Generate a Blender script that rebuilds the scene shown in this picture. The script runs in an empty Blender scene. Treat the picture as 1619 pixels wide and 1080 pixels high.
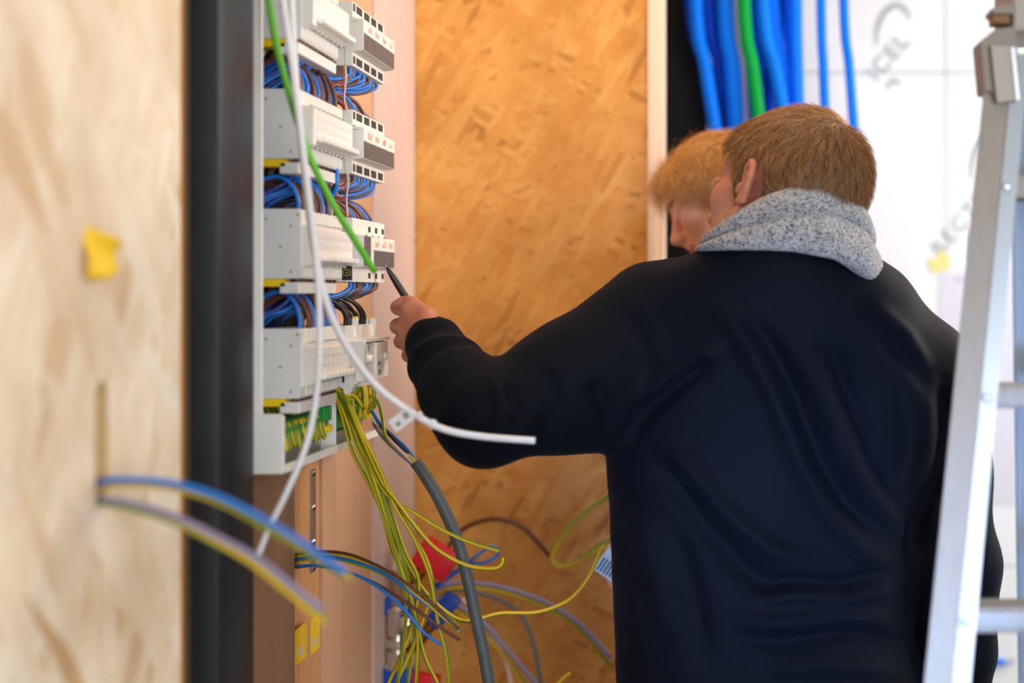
import bpy, bmesh, math, random
import numpy as np
from mathutils import Vector, Matrix, noise
random.seed(7)
SC = bpy.context.scene
COL = SC.collection
F = 2150.0           # focal length in pixels of the 1619 x 1080 frame
CAMZ = 1.5

# ---------------------------------------------------------------- camera
cam = bpy.data.cameras.new('camera')
cam.sensor_width = 36.0
cam.lens = F * 36.0 / 1619.0
cam.shift_x = -(1150 - 809.5) / 1619.0
cam.shift_y = -(540 - 465) / 1619.0
cam.clip_start = 0.05
cam.dof.use_dof = True
cam.dof.focus_distance = 1.96
cam.dof.aperture_fstop = 1.65
camo = bpy.data.objects.new('camera', cam)
camo.location = (0, 0, CAMZ)
camo.rotation_euler = (math.radians(90), 0, 0)
COL.objects.link(camo)
SC.camera = camo

# ---------------------------------------------------------------- world, lights, exposure
SC.view_settings.view_transform = 'Standard'
SC.view_settings.look = 'None'
SC.view_settings.gamma = 1.0
SC.view_settings.exposure = 0.0
SC.view_settings.use_curve_mapping = False
wd = bpy.data.worlds.new('world'); SC.world = wd; wd.use_nodes = True
bg = wd.node_tree.nodes['Background']
bg.inputs[0].default_value = (0.80, 0.89, 1.0, 1)
bg.inputs[1].default_value = 0.36

def area(name, loc, target, size, power, color, sizey=None):
    l = bpy.data.lights.new(name, 'AREA'); l.energy = power; l.color = color
    l.size = size
    if sizey: l.shape = 'RECTANGLE'; l.size_y = sizey
    o = bpy.data.objects.new(name, l); COL.objects.link(o)
    o.location = loc
    o.rotation_euler = (Vector(target) - Vector(loc)).to_track_quat('-Z', 'Y').to_euler()
    return o
# daylight through the tall glazing behind and to the right of the photographer
area('window_daylight', (1.5, -1.8, 1.7), (-0.5, 1.7, 1.4), 2.0, 84, (1.0, 0.985, 0.96), 1.8)
# added narrow cool light, shaped to leave a bluish patch on the sweater
back_spot = area('blue_back_spot', (-0.05, -1.4, 0.75), (0.10, 1.85, 1.2), 0.35, 1.6, (0.28, 0.52, 1.0), 0.5)
back_spot.data.spread = math.radians(15)
# daylight flooding the bright room behind, through its own window at the right
area('back_room_daylight', (2.5, 2.45, 2.0), (0.35, 3.4, 1.5), 1.3, 50, (0.95, 0.98, 1.0), 1.8)
# warm site lamps under the ceiling by the fibreboard partition
area('site_lamp', (0.06, 1.95, 2.66), (-0.18, 2.6, 1.2), 0.6, 10, (1.0, 0.72, 0.48))
# added warm fill at the right, unseen, evening out the breaker rows
area('warm_side_fill', (1.0, 2.38, 1.85), (-0.6, 2.1, 1.45), 0.5, 9, (1.0, 0.74, 0.52))

# ---------------------------------------------------------------- helpers
def P(px, py, D):
    return Vector(((px - 1150) / F * D, D, CAMZ - (py - 465) / F * D))

def lin(c):
    c = c / 255.0
    return c / 12.92 if c <= 0.04045 else ((c + 0.055) / 1.055) ** 2.4
def rgb(r, g, b): return (lin(r), lin(g), lin(b), 1)

MATS = {}
def mat(name, color, rough=0.5, metal=0.0, spec=0.5, var=0.0, vscale=30, bump=0.0, bscale=200, trans=0.0, sheen=0.0, sheen_tint=None, coat=0.0, sss=0.0, emit=None, stretch=None):
    m = bpy.data.materials.new(name); m.use_nodes = True
    nt = m.node_tree; b = nt.nodes['Principled BSDF']
    b.inputs['Base Color'].default_value = color
    b.inputs['Roughness'].default_value = rough
    b.inputs['Metallic'].default_value = metal
    b.inputs['Specular IOR Level'].default_value = spec
    b.inputs['Transmission Weight'].default_value = trans
    b.inputs['Sheen Weight'].default_value = sheen
    if sheen_tint: b.inputs['Sheen Tint'].default_value = sheen_tint
    b.inputs['Coat Weight'].default_value = coat
    if sss:
        b.inputs['Subsurface Weight'].default_value = sss
        b.inputs['Subsurface Radius'].default_value = (1.0, 0.35, 0.2)
        b.inputs['Subsurface Scale'].default_value = 0.006
    tc = nt.nodes.new('ShaderNodeTexCoord')
    src = tc.outputs['Object']
    if stretch:
        mp = nt.nodes.new('ShaderNodeMapping'); mp.inputs['Scale'].default_value = stretch
        nt.links.new(src, mp.inputs[0]); src = mp.outputs[0]
    if var > 0:
        n = nt.nodes.new('ShaderNodeTexNoise'); n.inputs['Scale'].default_value = vscale; n.inputs['Detail'].default_value = 5
        nt.links.new(src, n.inputs['Vector'])
        mx = nt.nodes.new('ShaderNodeMix'); mx.data_type = 'RGBA'
        mx.inputs[6].default_value = tuple(max(0, c * (1 - var)) for c in color[:3]) + (1,)
        mx.inputs[7].default_value = tuple(min(1, c * (1 + var)) for c in color[:3]) + (1,)
        nt.links.new(n.outputs['Fac'], mx.inputs[0]); nt.links.new(mx.outputs[2], b.inputs['Base Color'])
    if bump > 0:
        n2 = nt.nodes.new('ShaderNodeTexNoise'); n2.inputs['Scale'].default_value = bscale; n2.inputs['Detail'].default_value = 4
        nt.links.new(src, n2.inputs['Vector'])
        bp = nt.nodes.new('ShaderNodeBump'); bp.inputs['Strength'].default_value = bump; bp.inputs['Distance'].default_value = 0.002
        nt.links.new(n2.outputs['Fac'], bp.inputs['Height']); nt.links.new(bp.outputs[0], b.inputs['Normal'])
    MATS[name] = m
    return m

def osb(name, pale, mid, dark, axis, scale=1.0):
    """oriented strand board: three crossed layers of long flakes"""
    m = bpy.data.materials.new(name); m.use_nodes = True
    nt = m.node_tree; N = nt.nodes; L = nt.links; b = N['Principled BSDF']
    tc = N.new('ShaderNodeTexCoord')
    prev = None
    for k, ang in enumerate((8, -22, 30, -60) if axis else (82, -75, 62, -50)):
        mp = N.new('ShaderNodeMapping')
        mp.vector_type = 'TEXTURE'
        rot = [0, 0, 0]; rot[axis] = math.radians(ang)
        mp.inputs['Rotation'].default_value = rot
        sc = [0.03, 0.03, 0.0075]
        if axis == 0: sc = [0.03, 0.085, 0.016]
        else: sc = [0.085, 0.03, 0.016]
        mp.inputs['Scale'].default_value = [v * scale for v in sc]
        mp.inputs['Location'].default_value = (k * 1.7, k * 0.9, k * 2.3)
        L.new(tc.outputs['Object'], mp.inputs[0])
        v = N.new('ShaderNodeTexVoronoi'); v.inputs['Scale'].default_value = 1.0
        L.new(mp.outputs[0], v.inputs['Vector'])
        sep = N.new('ShaderNodeSeparateColor'); L.new(v.outputs['Color'], sep.inputs[0])
        cr = N.new('ShaderNodeValToRGB')
        e = cr.color_ramp.elements
        e[0].position = 0.0; e[0].color = dark
        e[1].position = 1.0; e[1].color = pale
        q = e.new(0.10); q.color = mid
        q = e.new(0.6); q.color = tuple((a + c) / 2 for a, c in zip(mid, pale))
        L.new(sep.outputs[0], cr.inputs[0])
        if prev is None: prev = cr.outputs[0]
        else:
            mx = N.new('ShaderNodeMix'); mx.data_type = 'RGBA'
            gt = N.new('ShaderNodeMath'); gt.operation = 'GREATER_THAN'; gt.inputs[1].default_value = 0.55
            L.new(sep.outputs[1], gt.inputs[0]); L.new(gt.outputs[0], mx.inputs[0])
            L.new(prev, mx.inputs[6]); L.new(cr.outputs[0], mx.inputs[7]); prev = mx.outputs[2]
    n = N.new('ShaderNodeTexNoise'); n.inputs['Scale'].default_value = 7; n.inputs['Detail'].default_value = 6
    L.new(tc.outputs['Object'], n.inputs['Vector'])
    mx = N.new('ShaderNodeMix'); mx.data_type = 'RGBA'; mx.blend_type = 'MULTIPLY'; mx.inputs[0].default_value = 0.55
    cr = N.new('ShaderNodeValToRGB'); cr.color_ramp.elements[0].position = 0.3; cr.color_ramp.elements[0].color = (0.62, 0.5, 0.38, 1)
    cr.color_ramp.elements[1].position = 0.6; cr.color_ramp.elements[1].color = (1, 1, 1, 1)
    L.new(n.outputs['Fac'], cr.inputs[0]); L.new(prev, mx.inputs[6]); L.new(cr.outputs[0], mx.inputs[7])
    L.new(mx.outputs[2], b.inputs['Base Color'])
    b.inputs['Roughness'].default_value = 0.6
    b.inputs['Specular IOR Level'].default_value = 0.25
    bp = N.new('ShaderNodeBump'); bp.inputs['Strength'].default_value = 0.4; bp.inputs['Distance'].default_value = 0.0015
    rgbw = N.new('ShaderNodeRGBToBW'); L.new(prev, rgbw.inputs[0])
    L.new(rgbw.outputs[0], bp.inputs['Height']); L.new(bp.outputs[0], b.inputs['Normal'])
    MATS[name] = m
    return m

def props(o, label=None, cat=None, group=None, kind=None):
    if label: o['label'] = label
    if cat: o['category'] = cat
    if group: o['group'] = group
    if kind: o['kind'] = kind
    return o

def thing(name, label, cat, loc=(0, 0, 0), group=None):
    o = bpy.data.objects.new(name, None); COL.objects.link(o)
    o.location = loc; o.empty_display_size = 0.02
    return props(o, label, cat, group)

def link(name, me, mats, parent=None, loc=(0, 0, 0), smooth=False):
    if not isinstance(mats, (list, tuple)): mats = [mats]
    if len(me.materials) == 0:
        for mm in mats: me.materials.append(mm)
    if smooth:
        me.polygons.foreach_set('use_smooth', np.ones(len(me.polygons), bool))
    o = bpy.data.objects.new(name, me); COL.objects.link(o)
    if parent is not None:
        o.parent = parent
        # geometry is given in world coordinates unless the caller passes loc
        pl = Vector((0, 0, 0)); q = parent
        while q is not None: pl += q.location; q = q.parent
        o.location = Vector(loc) - pl
    else:
        o.location = loc
    return o

def mesh_from(name, V, Fc, mi=None):
    me = bpy.data.meshes.new(name)
    me.from_pydata([tuple(v) for v in V], [], Fc)
    if mi is not None:
        me.polygons.foreach_set('material_index', np.array(mi, np.int32))
    me.update()
    return me

class MB:
    """collects boxes, tubes, prisms into one mesh"""
    def __init__(s): s.V = []; s.F = []; s.M = []
    def add(s, V, Fc, m=0):
        o = len(s.V); s.V += [Vector(v) for v in V]
        s.F += [[i + o for i in f] for f in Fc]
        s.M += list(m) if isinstance(m, (list, tuple)) else [m] * len(Fc)
        return s
    def box(s, x0, x1, y0, y1, z0, z1, m=0, bev=0.0, M=None):
        bm = bmesh.new(); bmesh.ops.create_cube(bm, size=1.0)
        for v in bm.verts:
            v.co = Vector(((x0 + x1) / 2 + v.co.x * (x1 - x0), (y0 + y1) / 2 + v.co.y * (y1 - y0), (z0 + z1) / 2 + v.co.z * (z1 - z0)))
        if bev > 0:
            bmesh.ops.bevel(bm, geom=list(bm.edges), offset=bev, segments=2, affect='EDGES', profile=0.6)
        bm.verts.index_update()
        V = [v.co.copy() for v in bm.verts]; Fc = [[v.index for v in f.verts] for f in bm.faces]
        bm.free()
        if M is not None: V = [M @ v for v in V]
        return s.add(V, Fc, m)
    def prism(s, poly, y0, y1, m=0, axis='y', M=None):
        """poly in the plane across `axis`, extruded from y0 to y1"""
        n = len(poly)
        def mk(p, t):
            if axis == 'y': return Vector((p[0], t, p[1]))
            if axis == 'x': return Vector((t, p[0], p[1]))
            return Vector((p[0], p[1], t))
        V = [mk(p, y0) for p in poly] + [mk(p, y1) for p in poly]
        Fc = [list(range(n)), list(range(2 * n - 1, n - 1, -1))]
        Fc += [[(i + 1) % n, i, i + n, (i + 1) % n + n] for i in range(n)]
        if M is not None: V = [M @ v for v in V]
        return s.add(V, Fc, m)
    def tube(s, pts, r, n=8, m=0, stripe=None, twist=0.0, steps=6, spline=True, phase=0.0, cap=True):
        V, Fc, Mi = tube_geo(pts, r, n, stripe, twist, steps, spline, phase, cap)
        if stripe is None: Mi = [m] * len(Fc)
        return s.add(V, Fc, Mi)
    def lathe(s, prof, M=None, n=20, m=0):
        """prof: list of (radius, height) about local z"""
        V = []; Fc = []
        for r, h in prof:
            for k in range(n):
                a = 2 * math.pi * k / n
                V.append(Vector((r * math.cos(a), r * math.sin(a), h)))
        for i in range(len(prof) - 1):
            for k in range(n):
                Fc.append([i * n + k, i * n + (k + 1) % n, (i + 1) * n + (k + 1) % n, (i + 1) * n + k])
        Fc.append(list(range(n - 1, -1, -1))); Fc.append([(len(prof) - 1) * n + k for k in range(n)])
        if M is not None: V = [M @ v for v in V]
        return s.add(V, Fc, m)
    def build(s, name, mats, parent=None, smooth=False, loc=(0, 0, 0)):
        me = mesh_from(name, s.V, s.F, s.M)
        bm = bmesh.new(); bm.from_mesh(me)
        bmesh.ops.recalc_face_normals(bm, faces=bm.faces); bm.to_mesh(me); bm.free()
        o = link(name, me, mats, parent, loc)
        if smooth:
            me.polygons.foreach_set('use_smooth', np.ones(len(me.polygons), bool))
            me.set_sharp_from_angle(angle=math.radians(38))
        return o

def catmull(pts, steps=6):
    pts = [Vector(p) for p in pts]
    if len(pts) == 2: return [pts[0].lerp(pts[1], t / steps) for t in range(steps + 1)]
    out = []
    Q = [pts[0] * 2 - pts[1]] + pts + [pts[-1] * 2 - pts[-2]]
    for i in range(1, len(Q) - 2):
        p0, p1, p2, p3 = Q[i - 1:i + 3]
        for k in range(steps):
            t = k / steps
            out.append(0.5 * ((2 * p1) + (p2 - p0) * t + (2 * p0 - 5 * p1 + 4 * p2 - p3) * t * t + (3 * p1 - p0 - 3 * p2 + p3) * t ** 3))
    out.append(pts[-1])
    return out

def tube_geo(pts, r, n=8, stripe=None, twist=0.0, steps=6, spline=True, phase=0.0, cap=True):
    C = catmull(pts, steps) if spline else [Vector(p) for p in pts]
    rs = r if callable(r) else (lambda t: r)
    V = []; Fc = []; Mi = []
    up = Vector((0.31, 0.2, 0.93)).normalized(); N = None
    m = len(C)
    for i, c in enumerate(C):
        T = (C[min(i + 1, m - 1)] - C[max(i - 1, 0)])
        T = T.normalized() if T.length > 1e-9 else Vector((0, 0, 1))
        if N is None:
            N = up - T * up.dot(T)
            if N.length < 1e-3: N = Vector((1, 0, 0)) - T * T.x
        else: N = N - T * N.dot(T)
        N.normalize(); B = T.cross(N)
        rr = rs(i / (m - 1))
        for k in range(n):
            a = 2 * math.pi * k / n + phase + twist * i
            V.append(c + (N * math.cos(a) + B * math.sin(a)) * rr)
    for i in range(m - 1):
        for k in range(n):
            Fc.append([i * n + k, i * n + (k + 1) % n, (i + 1) * n + (k + 1) % n, (i + 1) * n + k])
            Mi.append(stripe[k % len(stripe)] if stripe else 0)
    if cap:
        Fc.append(list(range(n - 1, -1, -1))); Fc.append([(m - 1) * n + k for k in range(n)])
        Mi += [stripe[0] if stripe else 0] * 2
    return V, Fc, Mi

STRIPE = [0, 0, 0, 1, 1, 0, 0, 0, 1, 1]
def wire(name, label, group, pts, r, mats, parent=None, cat='wire', stripe=False, twist=0.06, steps=6, n=8):
    V, Fc, Mi = tube_geo(pts, r, 10 if stripe else n, STRIPE if stripe else None, twist, steps, phase=random.random() * 6)
    me = mesh_from(name, V, Fc, Mi)
    o = link(name, me, mats, parent, smooth=True)
    if parent is None: props(o, label, cat, group)
    return o

def boolean(o, cutters):
    for c in cutters:
        md = o.modifiers.new('cut', 'BOOLEAN'); md.object = c; md.operation = 'DIFFERENCE'; md.solver = 'EXACT'
    dg = bpy.context.evaluated_depsgraph_get()
    me = bpy.data.meshes.new_from_object(o.evaluated_get(dg))
    o.modifiers.clear(); o.data = me
    for c in cutters: bpy.data.objects.remove(c)
    return o

def text_mesh(body, size, M, depth=0.0004, bold=0.0):
    cu = bpy.data.curves.new('lettering', 'FONT'); cu.body = body; cu.size = size; cu.extrude = depth; cu.offset = bold; cu.space_character = 1.22
    o = bpy.data.objects.new('lettering', cu); COL.objects.link(o)
    dg = bpy.context.evaluated_depsgraph_get()
    me = bpy.data.meshes.new_from_object(o.evaluated_get(dg))
    bpy.data.objects.remove(o)
    me.transform(M)
    return me

# ---------------------------------------------------------------- materials
M_osb_left = osb('left_strand_board', rgb(244, 232, 213), rgb(235, 214, 185), rgb(206, 168, 124), 0, 1.5)
M_osb_back = osb('strand_board', rgb(224, 172, 98), rgb(214, 152, 76), rgb(184, 128, 66), 1, 0.8)  # same board as at left, with the lamp's warmth put into the colour
M_osb_edge = mat('board_edge', rgb(205, 175, 135), 0.8, var=0.25, vscale=60)
M_batten = mat('brown_batten', rgb(84, 66, 46), 0.7, var=0.2, vscale=20)
M_slot = mat('routed_board_core', rgb(206, 178, 130), 0.85, var=0.2, vscale=80)
M_steel = mat('painted_black_steel', rgb(34, 36, 40), 0.42, 0.25, var=0.5, vscale=14, bump=0.2, bscale=60)
M_edge_orange = mat('raw_board_lip', rgb(214, 142, 62), 0.7)
M_plywood = mat('pink_plywood', rgb(206, 160, 126), 0.65, var=0.10, vscale=6, stretch=(10, 10, 0.6), bump=0.15, bscale=40)
M_plywood_dark = mat('brown_plywood', rgb(150, 112, 84), 0.65, var=0.12, vscale=8, stretch=(12, 12, 0.5), bump=0.2, bscale=40)
M_timber = mat('raw_timber', rgb(206, 148, 96), 0.7, var=0.2, vscale=10, stretch=(20, 20, 0.8))
M_plaster = mat('pinkish_plasterboard', rgb(206, 182, 174), 0.8, var=0.04)
M_trim = mat('pale_timber_trim', rgb(232, 208, 186), 0.6, var=0.05, vscale=10, stretch=(20, 20, 1))
M_black_panel = mat('black_panel', rgb(11, 11, 12), 0.85, var=0.2, vscale=6)
M_white_board = mat('white_faced_insulation', rgb(240, 244, 245), 0.55, var=0.02, vscale=3)
M_print = mat('grey_green_print', rgb(160, 178, 174), 0.7)
M_concrete = mat('concrete', rgb(128, 124, 118), 0.9, var=0.2, vscale=5)
M_ceil = mat('ceiling_board', rgb(205, 196, 184), 0.9)
M_paper = mat('white_paper', rgb(222, 222, 232), 0.7)
M_paper_ink = mat('pale_grey_ink', rgb(188, 190, 198), 0.7)
M_tape = mat('yellow_sticker', rgb(240, 196, 24), 0.55, var=0.08)
M_tape_pale = mat('pale_yellow_note', rgb(240, 226, 140), 0.6)
M_cab = mat('cabinet_white_steel', rgb(240, 240, 236), 0.38)
M_cab_back = mat('cabinet_beige_plate', rgb(196, 184, 158), 0.5)
M_zinc = mat('zinc_rail', rgb(170, 172, 174), 0.35, 0.9)
M_grey_mod = mat('light_grey_plastic', rgb(222, 223, 220), 0.45, var=0.02)
M_mcb = mat('breaker_white_plastic', rgb(236, 232, 226), 0.36)
M_lever = mat('breaker_lever_white', rgb(240, 236, 230), 0.25)
M_act = mat('actuator_grey_plastic', rgb(216, 217, 212), 0.5)
M_act_front = mat('actuator_cream_front', rgb(232, 226, 216), 0.45)
M_dark_cell = mat('dark_grey_cell', rgb(82, 84, 90), 0.35)
M_darkest = mat('terminal_shadow_plastic', rgb(46, 44, 38), 0.6)
M_red = mat('red_print', rgb(226, 96, 74), 0.6)
M_black = mat('black_plastic', rgb(16, 16, 18), 0.4)
M_gold = mat('gold_print', rgb(196, 164, 70), 0.4)
M_yel = mat('yellow_plastic', rgb(244, 206, 20), 0.4)
M_green = mat('green_plastic', rgb(20, 148, 66), 0.4)
M_bluew = mat('blue_insulation', rgb(10, 116, 214), 0.34)
M_navy = mat('dark_blue_insulation', rgb(24, 44, 132), 0.4)
M_brown = mat('brown_insulation', rgb(96, 54, 40), 0.36)
M_blackw = mat('black_insulation', rgb(24, 23, 24), 0.4)
M_greyw = mat('grey_insulation', rgb(120, 122, 124), 0.45)
M_pinkw = mat('pale_insulation', rgb(226, 196, 182), 0.45)
M_redw = mat('red_insulation', rgb(206, 44, 30), 0.4)
M_whitew = mat('white_insulation', rgb(214, 215, 221), 0.35)
M_yelw = mat('yellow_insulation', rgb(226, 188, 14), 0.4)
M_yellow_g = mat('earth_yellow', rgb(214, 180, 12), 0.4)
M_green_g = mat('earth_green', rgb(104, 138, 16), 0.4)
M_violet = mat('grey_violet_insulation', rgb(140, 138, 172), 0.45)
M_greencable = mat('green_sheath', rgb(92, 180, 28), 0.35)
M_sheath = mat('grey_sheath', rgb(78, 86, 90), 0.5, var=0.12, vscale=40)
M_conduit = mat('blue_conduit', rgb(0, 116, 250), 0.5, spec=.12)
M_conduit_dark = mat('dark_blue_conduit', rgb(0, 66, 206), 0.5, spec=.12)
M_conduit_green = mat('green_conduit', rgb(0, 150, 62), 0.5, spec=.12)
M_conduit_grey = mat('grey_conduit', rgb(176, 182, 196), 0.4)
M_chrome = mat('nickel_plate', rgb(230, 226, 220), 0.14, 1.0)
M_brass = mat('brass', rgb(176, 134, 62), 0.3, 1.0, var=0.15)
M_redplastic = mat('red_plastic', rgb(208, 26, 44), 0.35)
M_blueplastic = mat('blue_plastic', rgb(16, 74, 176), 0.35)
M_alu = mat('worn_aluminium', rgb(152, 146, 140), 0.5, 0.35, var=0.12, vscale=12, stretch=(10, 10, 1))
M_alu_bright = mat('bright_aluminium', rgb(180, 190, 202), 0.34, 0.5)
M_hinge = mat('grey_hinge_plastic', rgb(136, 128, 120), 0.5)
M_cork = mat('brown_wood_wedge', rgb(132, 100, 66), 0.7)
# ================================================================ setting
def structure(o): o['kind'] = 'structure'; return o
def wallx(name, mat_, x, d0, d1, z0, z1, th=0.02, parent=None):
    b = MB().box(x - th, x, d0, d1, z0, z1)
    o = b.build(name, mat_, parent)
    return o

structure(MB().box(-1.2, 3.2, -2.6, 4.2, -0.1, 0).build('floor', M_concrete))
structure(MB().box(-1.2, 3.2, -0.6, 4.2, 2.75, 2.85).build('ceiling', M_ceil))
wall = bpy.data.objects.new('wall_left', None); COL.objects.link(wall); structure(wall)
# near strand board with a routed slot
XB = -0.583
pb = MB().box(XB - 0.022, XB, 0.35, 1.45, 0.02, 2.74)
board = pb.build('strand_board', M_osb_left, wall)
board.data.materials.append(M_slot)
d0, d1 = 1.2530, 1.2800
zt = P(160, 603, 1.267).z; zb = P(160, 800, 1.267).z
poly = []
rad = (d1 - d0) / 2
for k in range(13):
    a = math.pi * k / 12
    poly.append(((d0 + d1) / 2 + rad * math.cos(a), zt - rad + rad * math.sin(a)))
for k in range(13):
    a = math.pi + math.pi * k / 12
    poly.append(((d0 + d1) / 2 + rad * math.cos(a), zb + rad + rad * math.sin(a)))
cut = MB().prism(poly, XB - 0.016, XB + 0.02, axis='x').build('cutter', M_slot)
boolean(board, [cut])
for p in board.data.polygons:      # the routed inside shows the board's core
    c = p.center
    if d0 - 0.002 < c.y < d1 + 0.002 and zb - 0.01 < c.z < zt + 0.01 and XB - 0.018 < c.x < XB - 0.0005: p.material_index = 1
MB().box(-0.64, -0.5935, 1.488, 1.5035, 0.02, 2.74).build('board_batten', M_batten, wall)
MB().box(-0.5972, -0.5948, 1.4862, 1.4878, 0.02, 2.74).build('board_lip', M_edge_orange, wall)
# stud wall behind the cabinet
MB().box(-0.66, -0.640, 1.40, 2.34, 0.02, 2.74).build('plywood_sheet', M_plywood, wall)
zc0 = 1.17
MB().box(-0.640, -0.609, 1.40, 1.914, 0.02, 1.285).build('plywood_strip', M_plywood_dark, wall)
MB().box(-0.640, -0.616, 1.958, 2.052, 0.02, 1.285).build('timber_batten', M_timber, wall)
MB().box(-0.640, -0.612, 2.056, 2.34, 0.02, 2.74).build('plywood_strip', M_plywood, wall)
MB().box(-0.66, -0.608, 2.3405, 2.645, 0.02, 2.74).build('plasterboard_strip', M_plaster, wall)
# perforated strap
sx = -0.6142
st = MB()
dA, dB = 2.006, 2.030
zs0, zs1 = P(500, 905, 2.015).z, P(500, 742, 2.015).z
nh = 12
step = (zs1 - zs0) / nh
bmv = MB().box(sx - 0.0016, sx, dA, dB, zs0, zs1)
strap = bmv.build('perforated_strap', M_zinc)
cuts = []
for i in range(nh):
    z = zs0 + (i + 0.5) * step
    c = MB().lathe([(0.0042, -0.01), (0.0042, 0.01)], Matrix.Translation((sx, (dA + dB) / 2, z)) @ Matrix.Rotation(math.pi / 2, 4, 'Y'), 10).build('cutter', M_zinc)
    cuts.append(c)
boolean(strap, cuts)
props(strap, 'perforated zinc strap screwed upright on the timber wall below the cabinet', 'metal strap')
for i in (0, 3, 7, 11):
    z = zs0 + (i + 0.5) * step
    MB().lathe([(0.0052, 0), (0.0052, 0.0012), (0.003, 0.003)], Matrix.Translation((sx, (dA + dB) / 2, z)) @ Matrix.Rotation(math.pi / 2, 4, 'Y'), 12).build('screw_head', M_chrome, strap)

# back partition
wb = bpy.data.objects.new('wall_back', None); COL.objects.link(wb); structure(wb)
DB = 2.65
xr = P(1024, 0, DB).x
MB().box(-0.66, xr, DB, DB + 0.02, 0.02, 2.74).build('strand_board', M_osb_back, wb)
tr = MB().box(xr + 0.0005, P(1038, 0, DB).x, DB - 0.012, DB + 0.06, 0, 2.745, bev=0.002).build('trim_1', M_trim); structure(tr)
tr = MB().box(P(1038, 0, DB).x + 0.0005, P(1050.5, 0, DB).x, DB - 0.004, DB + 0.06, 0, 2.745, bev=0.002).build('trim_2', M_trim); structure(tr)
bl = MB().box(P(1040, 0, 3.12).x, P(1118, 0, 3.12).x, 3.12, 3.24, 0, 2.745, bev=0.003).build('trim_3', M_black_panel); structure(bl)

# bright room behind with white insulation boards
DW = 3.4
wf = bpy.data.objects.new('wall_far', None); COL.objects.link(wf); structure(wf)
zj = [0.0, P(0, 895, DW).z - 0.62, P(0, 895, DW).z, P(0, 115, DW).z, 2.74]
xj = [-0.35, P(1255, 0, DW).x, P(1560, 0, DW).x, 1.6, 2.6]
xj = [-0.75, P(1253, 0, DW).x, P(1495, 0, DW).x, 1.25, 2.0, 2.8]
for i in range(len(xj) - 1):
    for j in range(len(zj) - 1):
        off = random.uniform(0, 0.0015)
        MB().box(xj[i] + 0.0012, xj[i + 1] - 0.0012, DW + off, DW + 0.05, zj[j] + 0.0014, zj[j + 1] - 0.0014, bev=0.0015).build('insulation_board', M_white_board, wf)
MB().box(-0.8, 2.8, DW + 0.05, DW + 0.07, 0, 2.74).build('backing_board', M_paper_ink, wf)

def lettering(body, start, direction_deg, height, D, parent, name='printed_lettering'):
    s = height / 0.70
    M = Matrix.Translation(start) @ Matrix.Rotation(math.radians(-direction_deg), 4, 'Y') @ Matrix.Rotation(math.pi / 2, 4, 'X')
    me = text_mesh(body, s, M, 0.0003, 0.0009)
    return link(name, me, M_print, parent)
lettering('ICEL', P(1386, 130, DW - 0.0006), 50, 0.040, DW, wf)
lettering('RECTICEL', P(1487, 408, DW - 0.0006), 50, 0.040, DW, wf)
def arc(pts, r, parent):
    b = MB(); C = catmull(pts, 8)
    V = []; Fc = []
    for i, c in enumerate(C):
        T = (C[min(i + 1, len(C) - 1)] - C[max(0, i - 1)]).normalized(); N = Vector((-T.z, 0, T.x))
        w = r * math.sin(math.pi * (0.12 + 0.76 * i / (len(C) - 1)))
        V += [c + N * w, c - N * w]
    for i in range(len(C) - 1): Fc.append([2 * i, 2 * i + 1, 2 * i + 3, 2 * i + 2])
    return link('printed_arc', mesh_from('printed_arc', V, Fc), M_print, parent)
arc([P(x, y, DW - 0.0006) for x, y in ((1385, 72), (1387, 45), (1398, 20), (1416, 8), (1432, 16), (1438, 30))], 0.007, wf)
arc([P(x, y, DW - 0.0006) for x, y in ((1400, 140), (1412, 128), (1424, 134))], 0.006, wf)
arc([P(x, y, DW - 0.0006) for x, y in ((1535, 285), (1537, 255), (1547, 228), (1563, 214), (1585, 216))], 0.007, wf)
arc([P(x, y, DW - 0.0006) for x, y in ((1534, 412), (1536, 385), (1535, 362))], 0.006, wf)
sheet = MB().box(P(1485, 0, DW).x, P(1640, 0, DW).x, DW - 0.002, DW - 0.0008, P(0, 800, DW).z, P(0, 430, DW).z).build('paper_sheet', M_paper)
props(sheet, 'plain white paper sheet taped to the white insulation wall behind the ladder', 'paper')
tb = MB()
for k, w in enumerate((1.3, .8, 1.1, 1.0, .7)):
    tb.box(P(1509 + k * 5.5, 0, DW).x, P(1513.4 + k * 5.5, 0, DW).x, DW - 0.0024, DW - 0.002, P(0, 446, DW).z, P(0, 446 - 5 * w, DW).z)
tb.build('printed_heading', M_paper_ink, sheet)
R = Matrix.Translation(P(1486, 417, DW - 0.0025)) @ Matrix.Rotation(math.radians(-17), 4, 'Y')
nb = MB().box(-0.0255, 0.0255, -0.0006, 0.0006, -0.018, 0.018, M=R).box(0.002, 0.018, -0.0006, 0.0006, 0.018, 0.030, M=R)
props(nb.build('sticky_note', M_tape_pale), 'pale yellow sticky note on the white wall under the printed lettering', 'note')
# small blue cable clip low on the far wall
b = MB().tube([P(1566, 1054, DW - 0.012), P(1576, 1046, DW - 0.014), P(1588, 1048, DW - 0.012)], 0.008, 8)
o = b.build('cable_clip', M_conduit, smooth=True)
MB().tube([P(1590, 1048, DW - 0.010), P(1604, 1044, DW - 0.009)], 0.006, 8).build('clip_tail', M_conduit_grey, o, smooth=True)
props(o, 'small bright blue plastic clip low on the white far wall', 'clip')

# steel post
b = MB()
b.box(-0.665, -0.5616, 1.505, 1.62, 0.0, 2.745, bev=0.009)
o = b.build('steel_post', M_steel, smooth=True)
props(o, 'black painted square steel post between the pale board and the cabinet', 'post')

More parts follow.
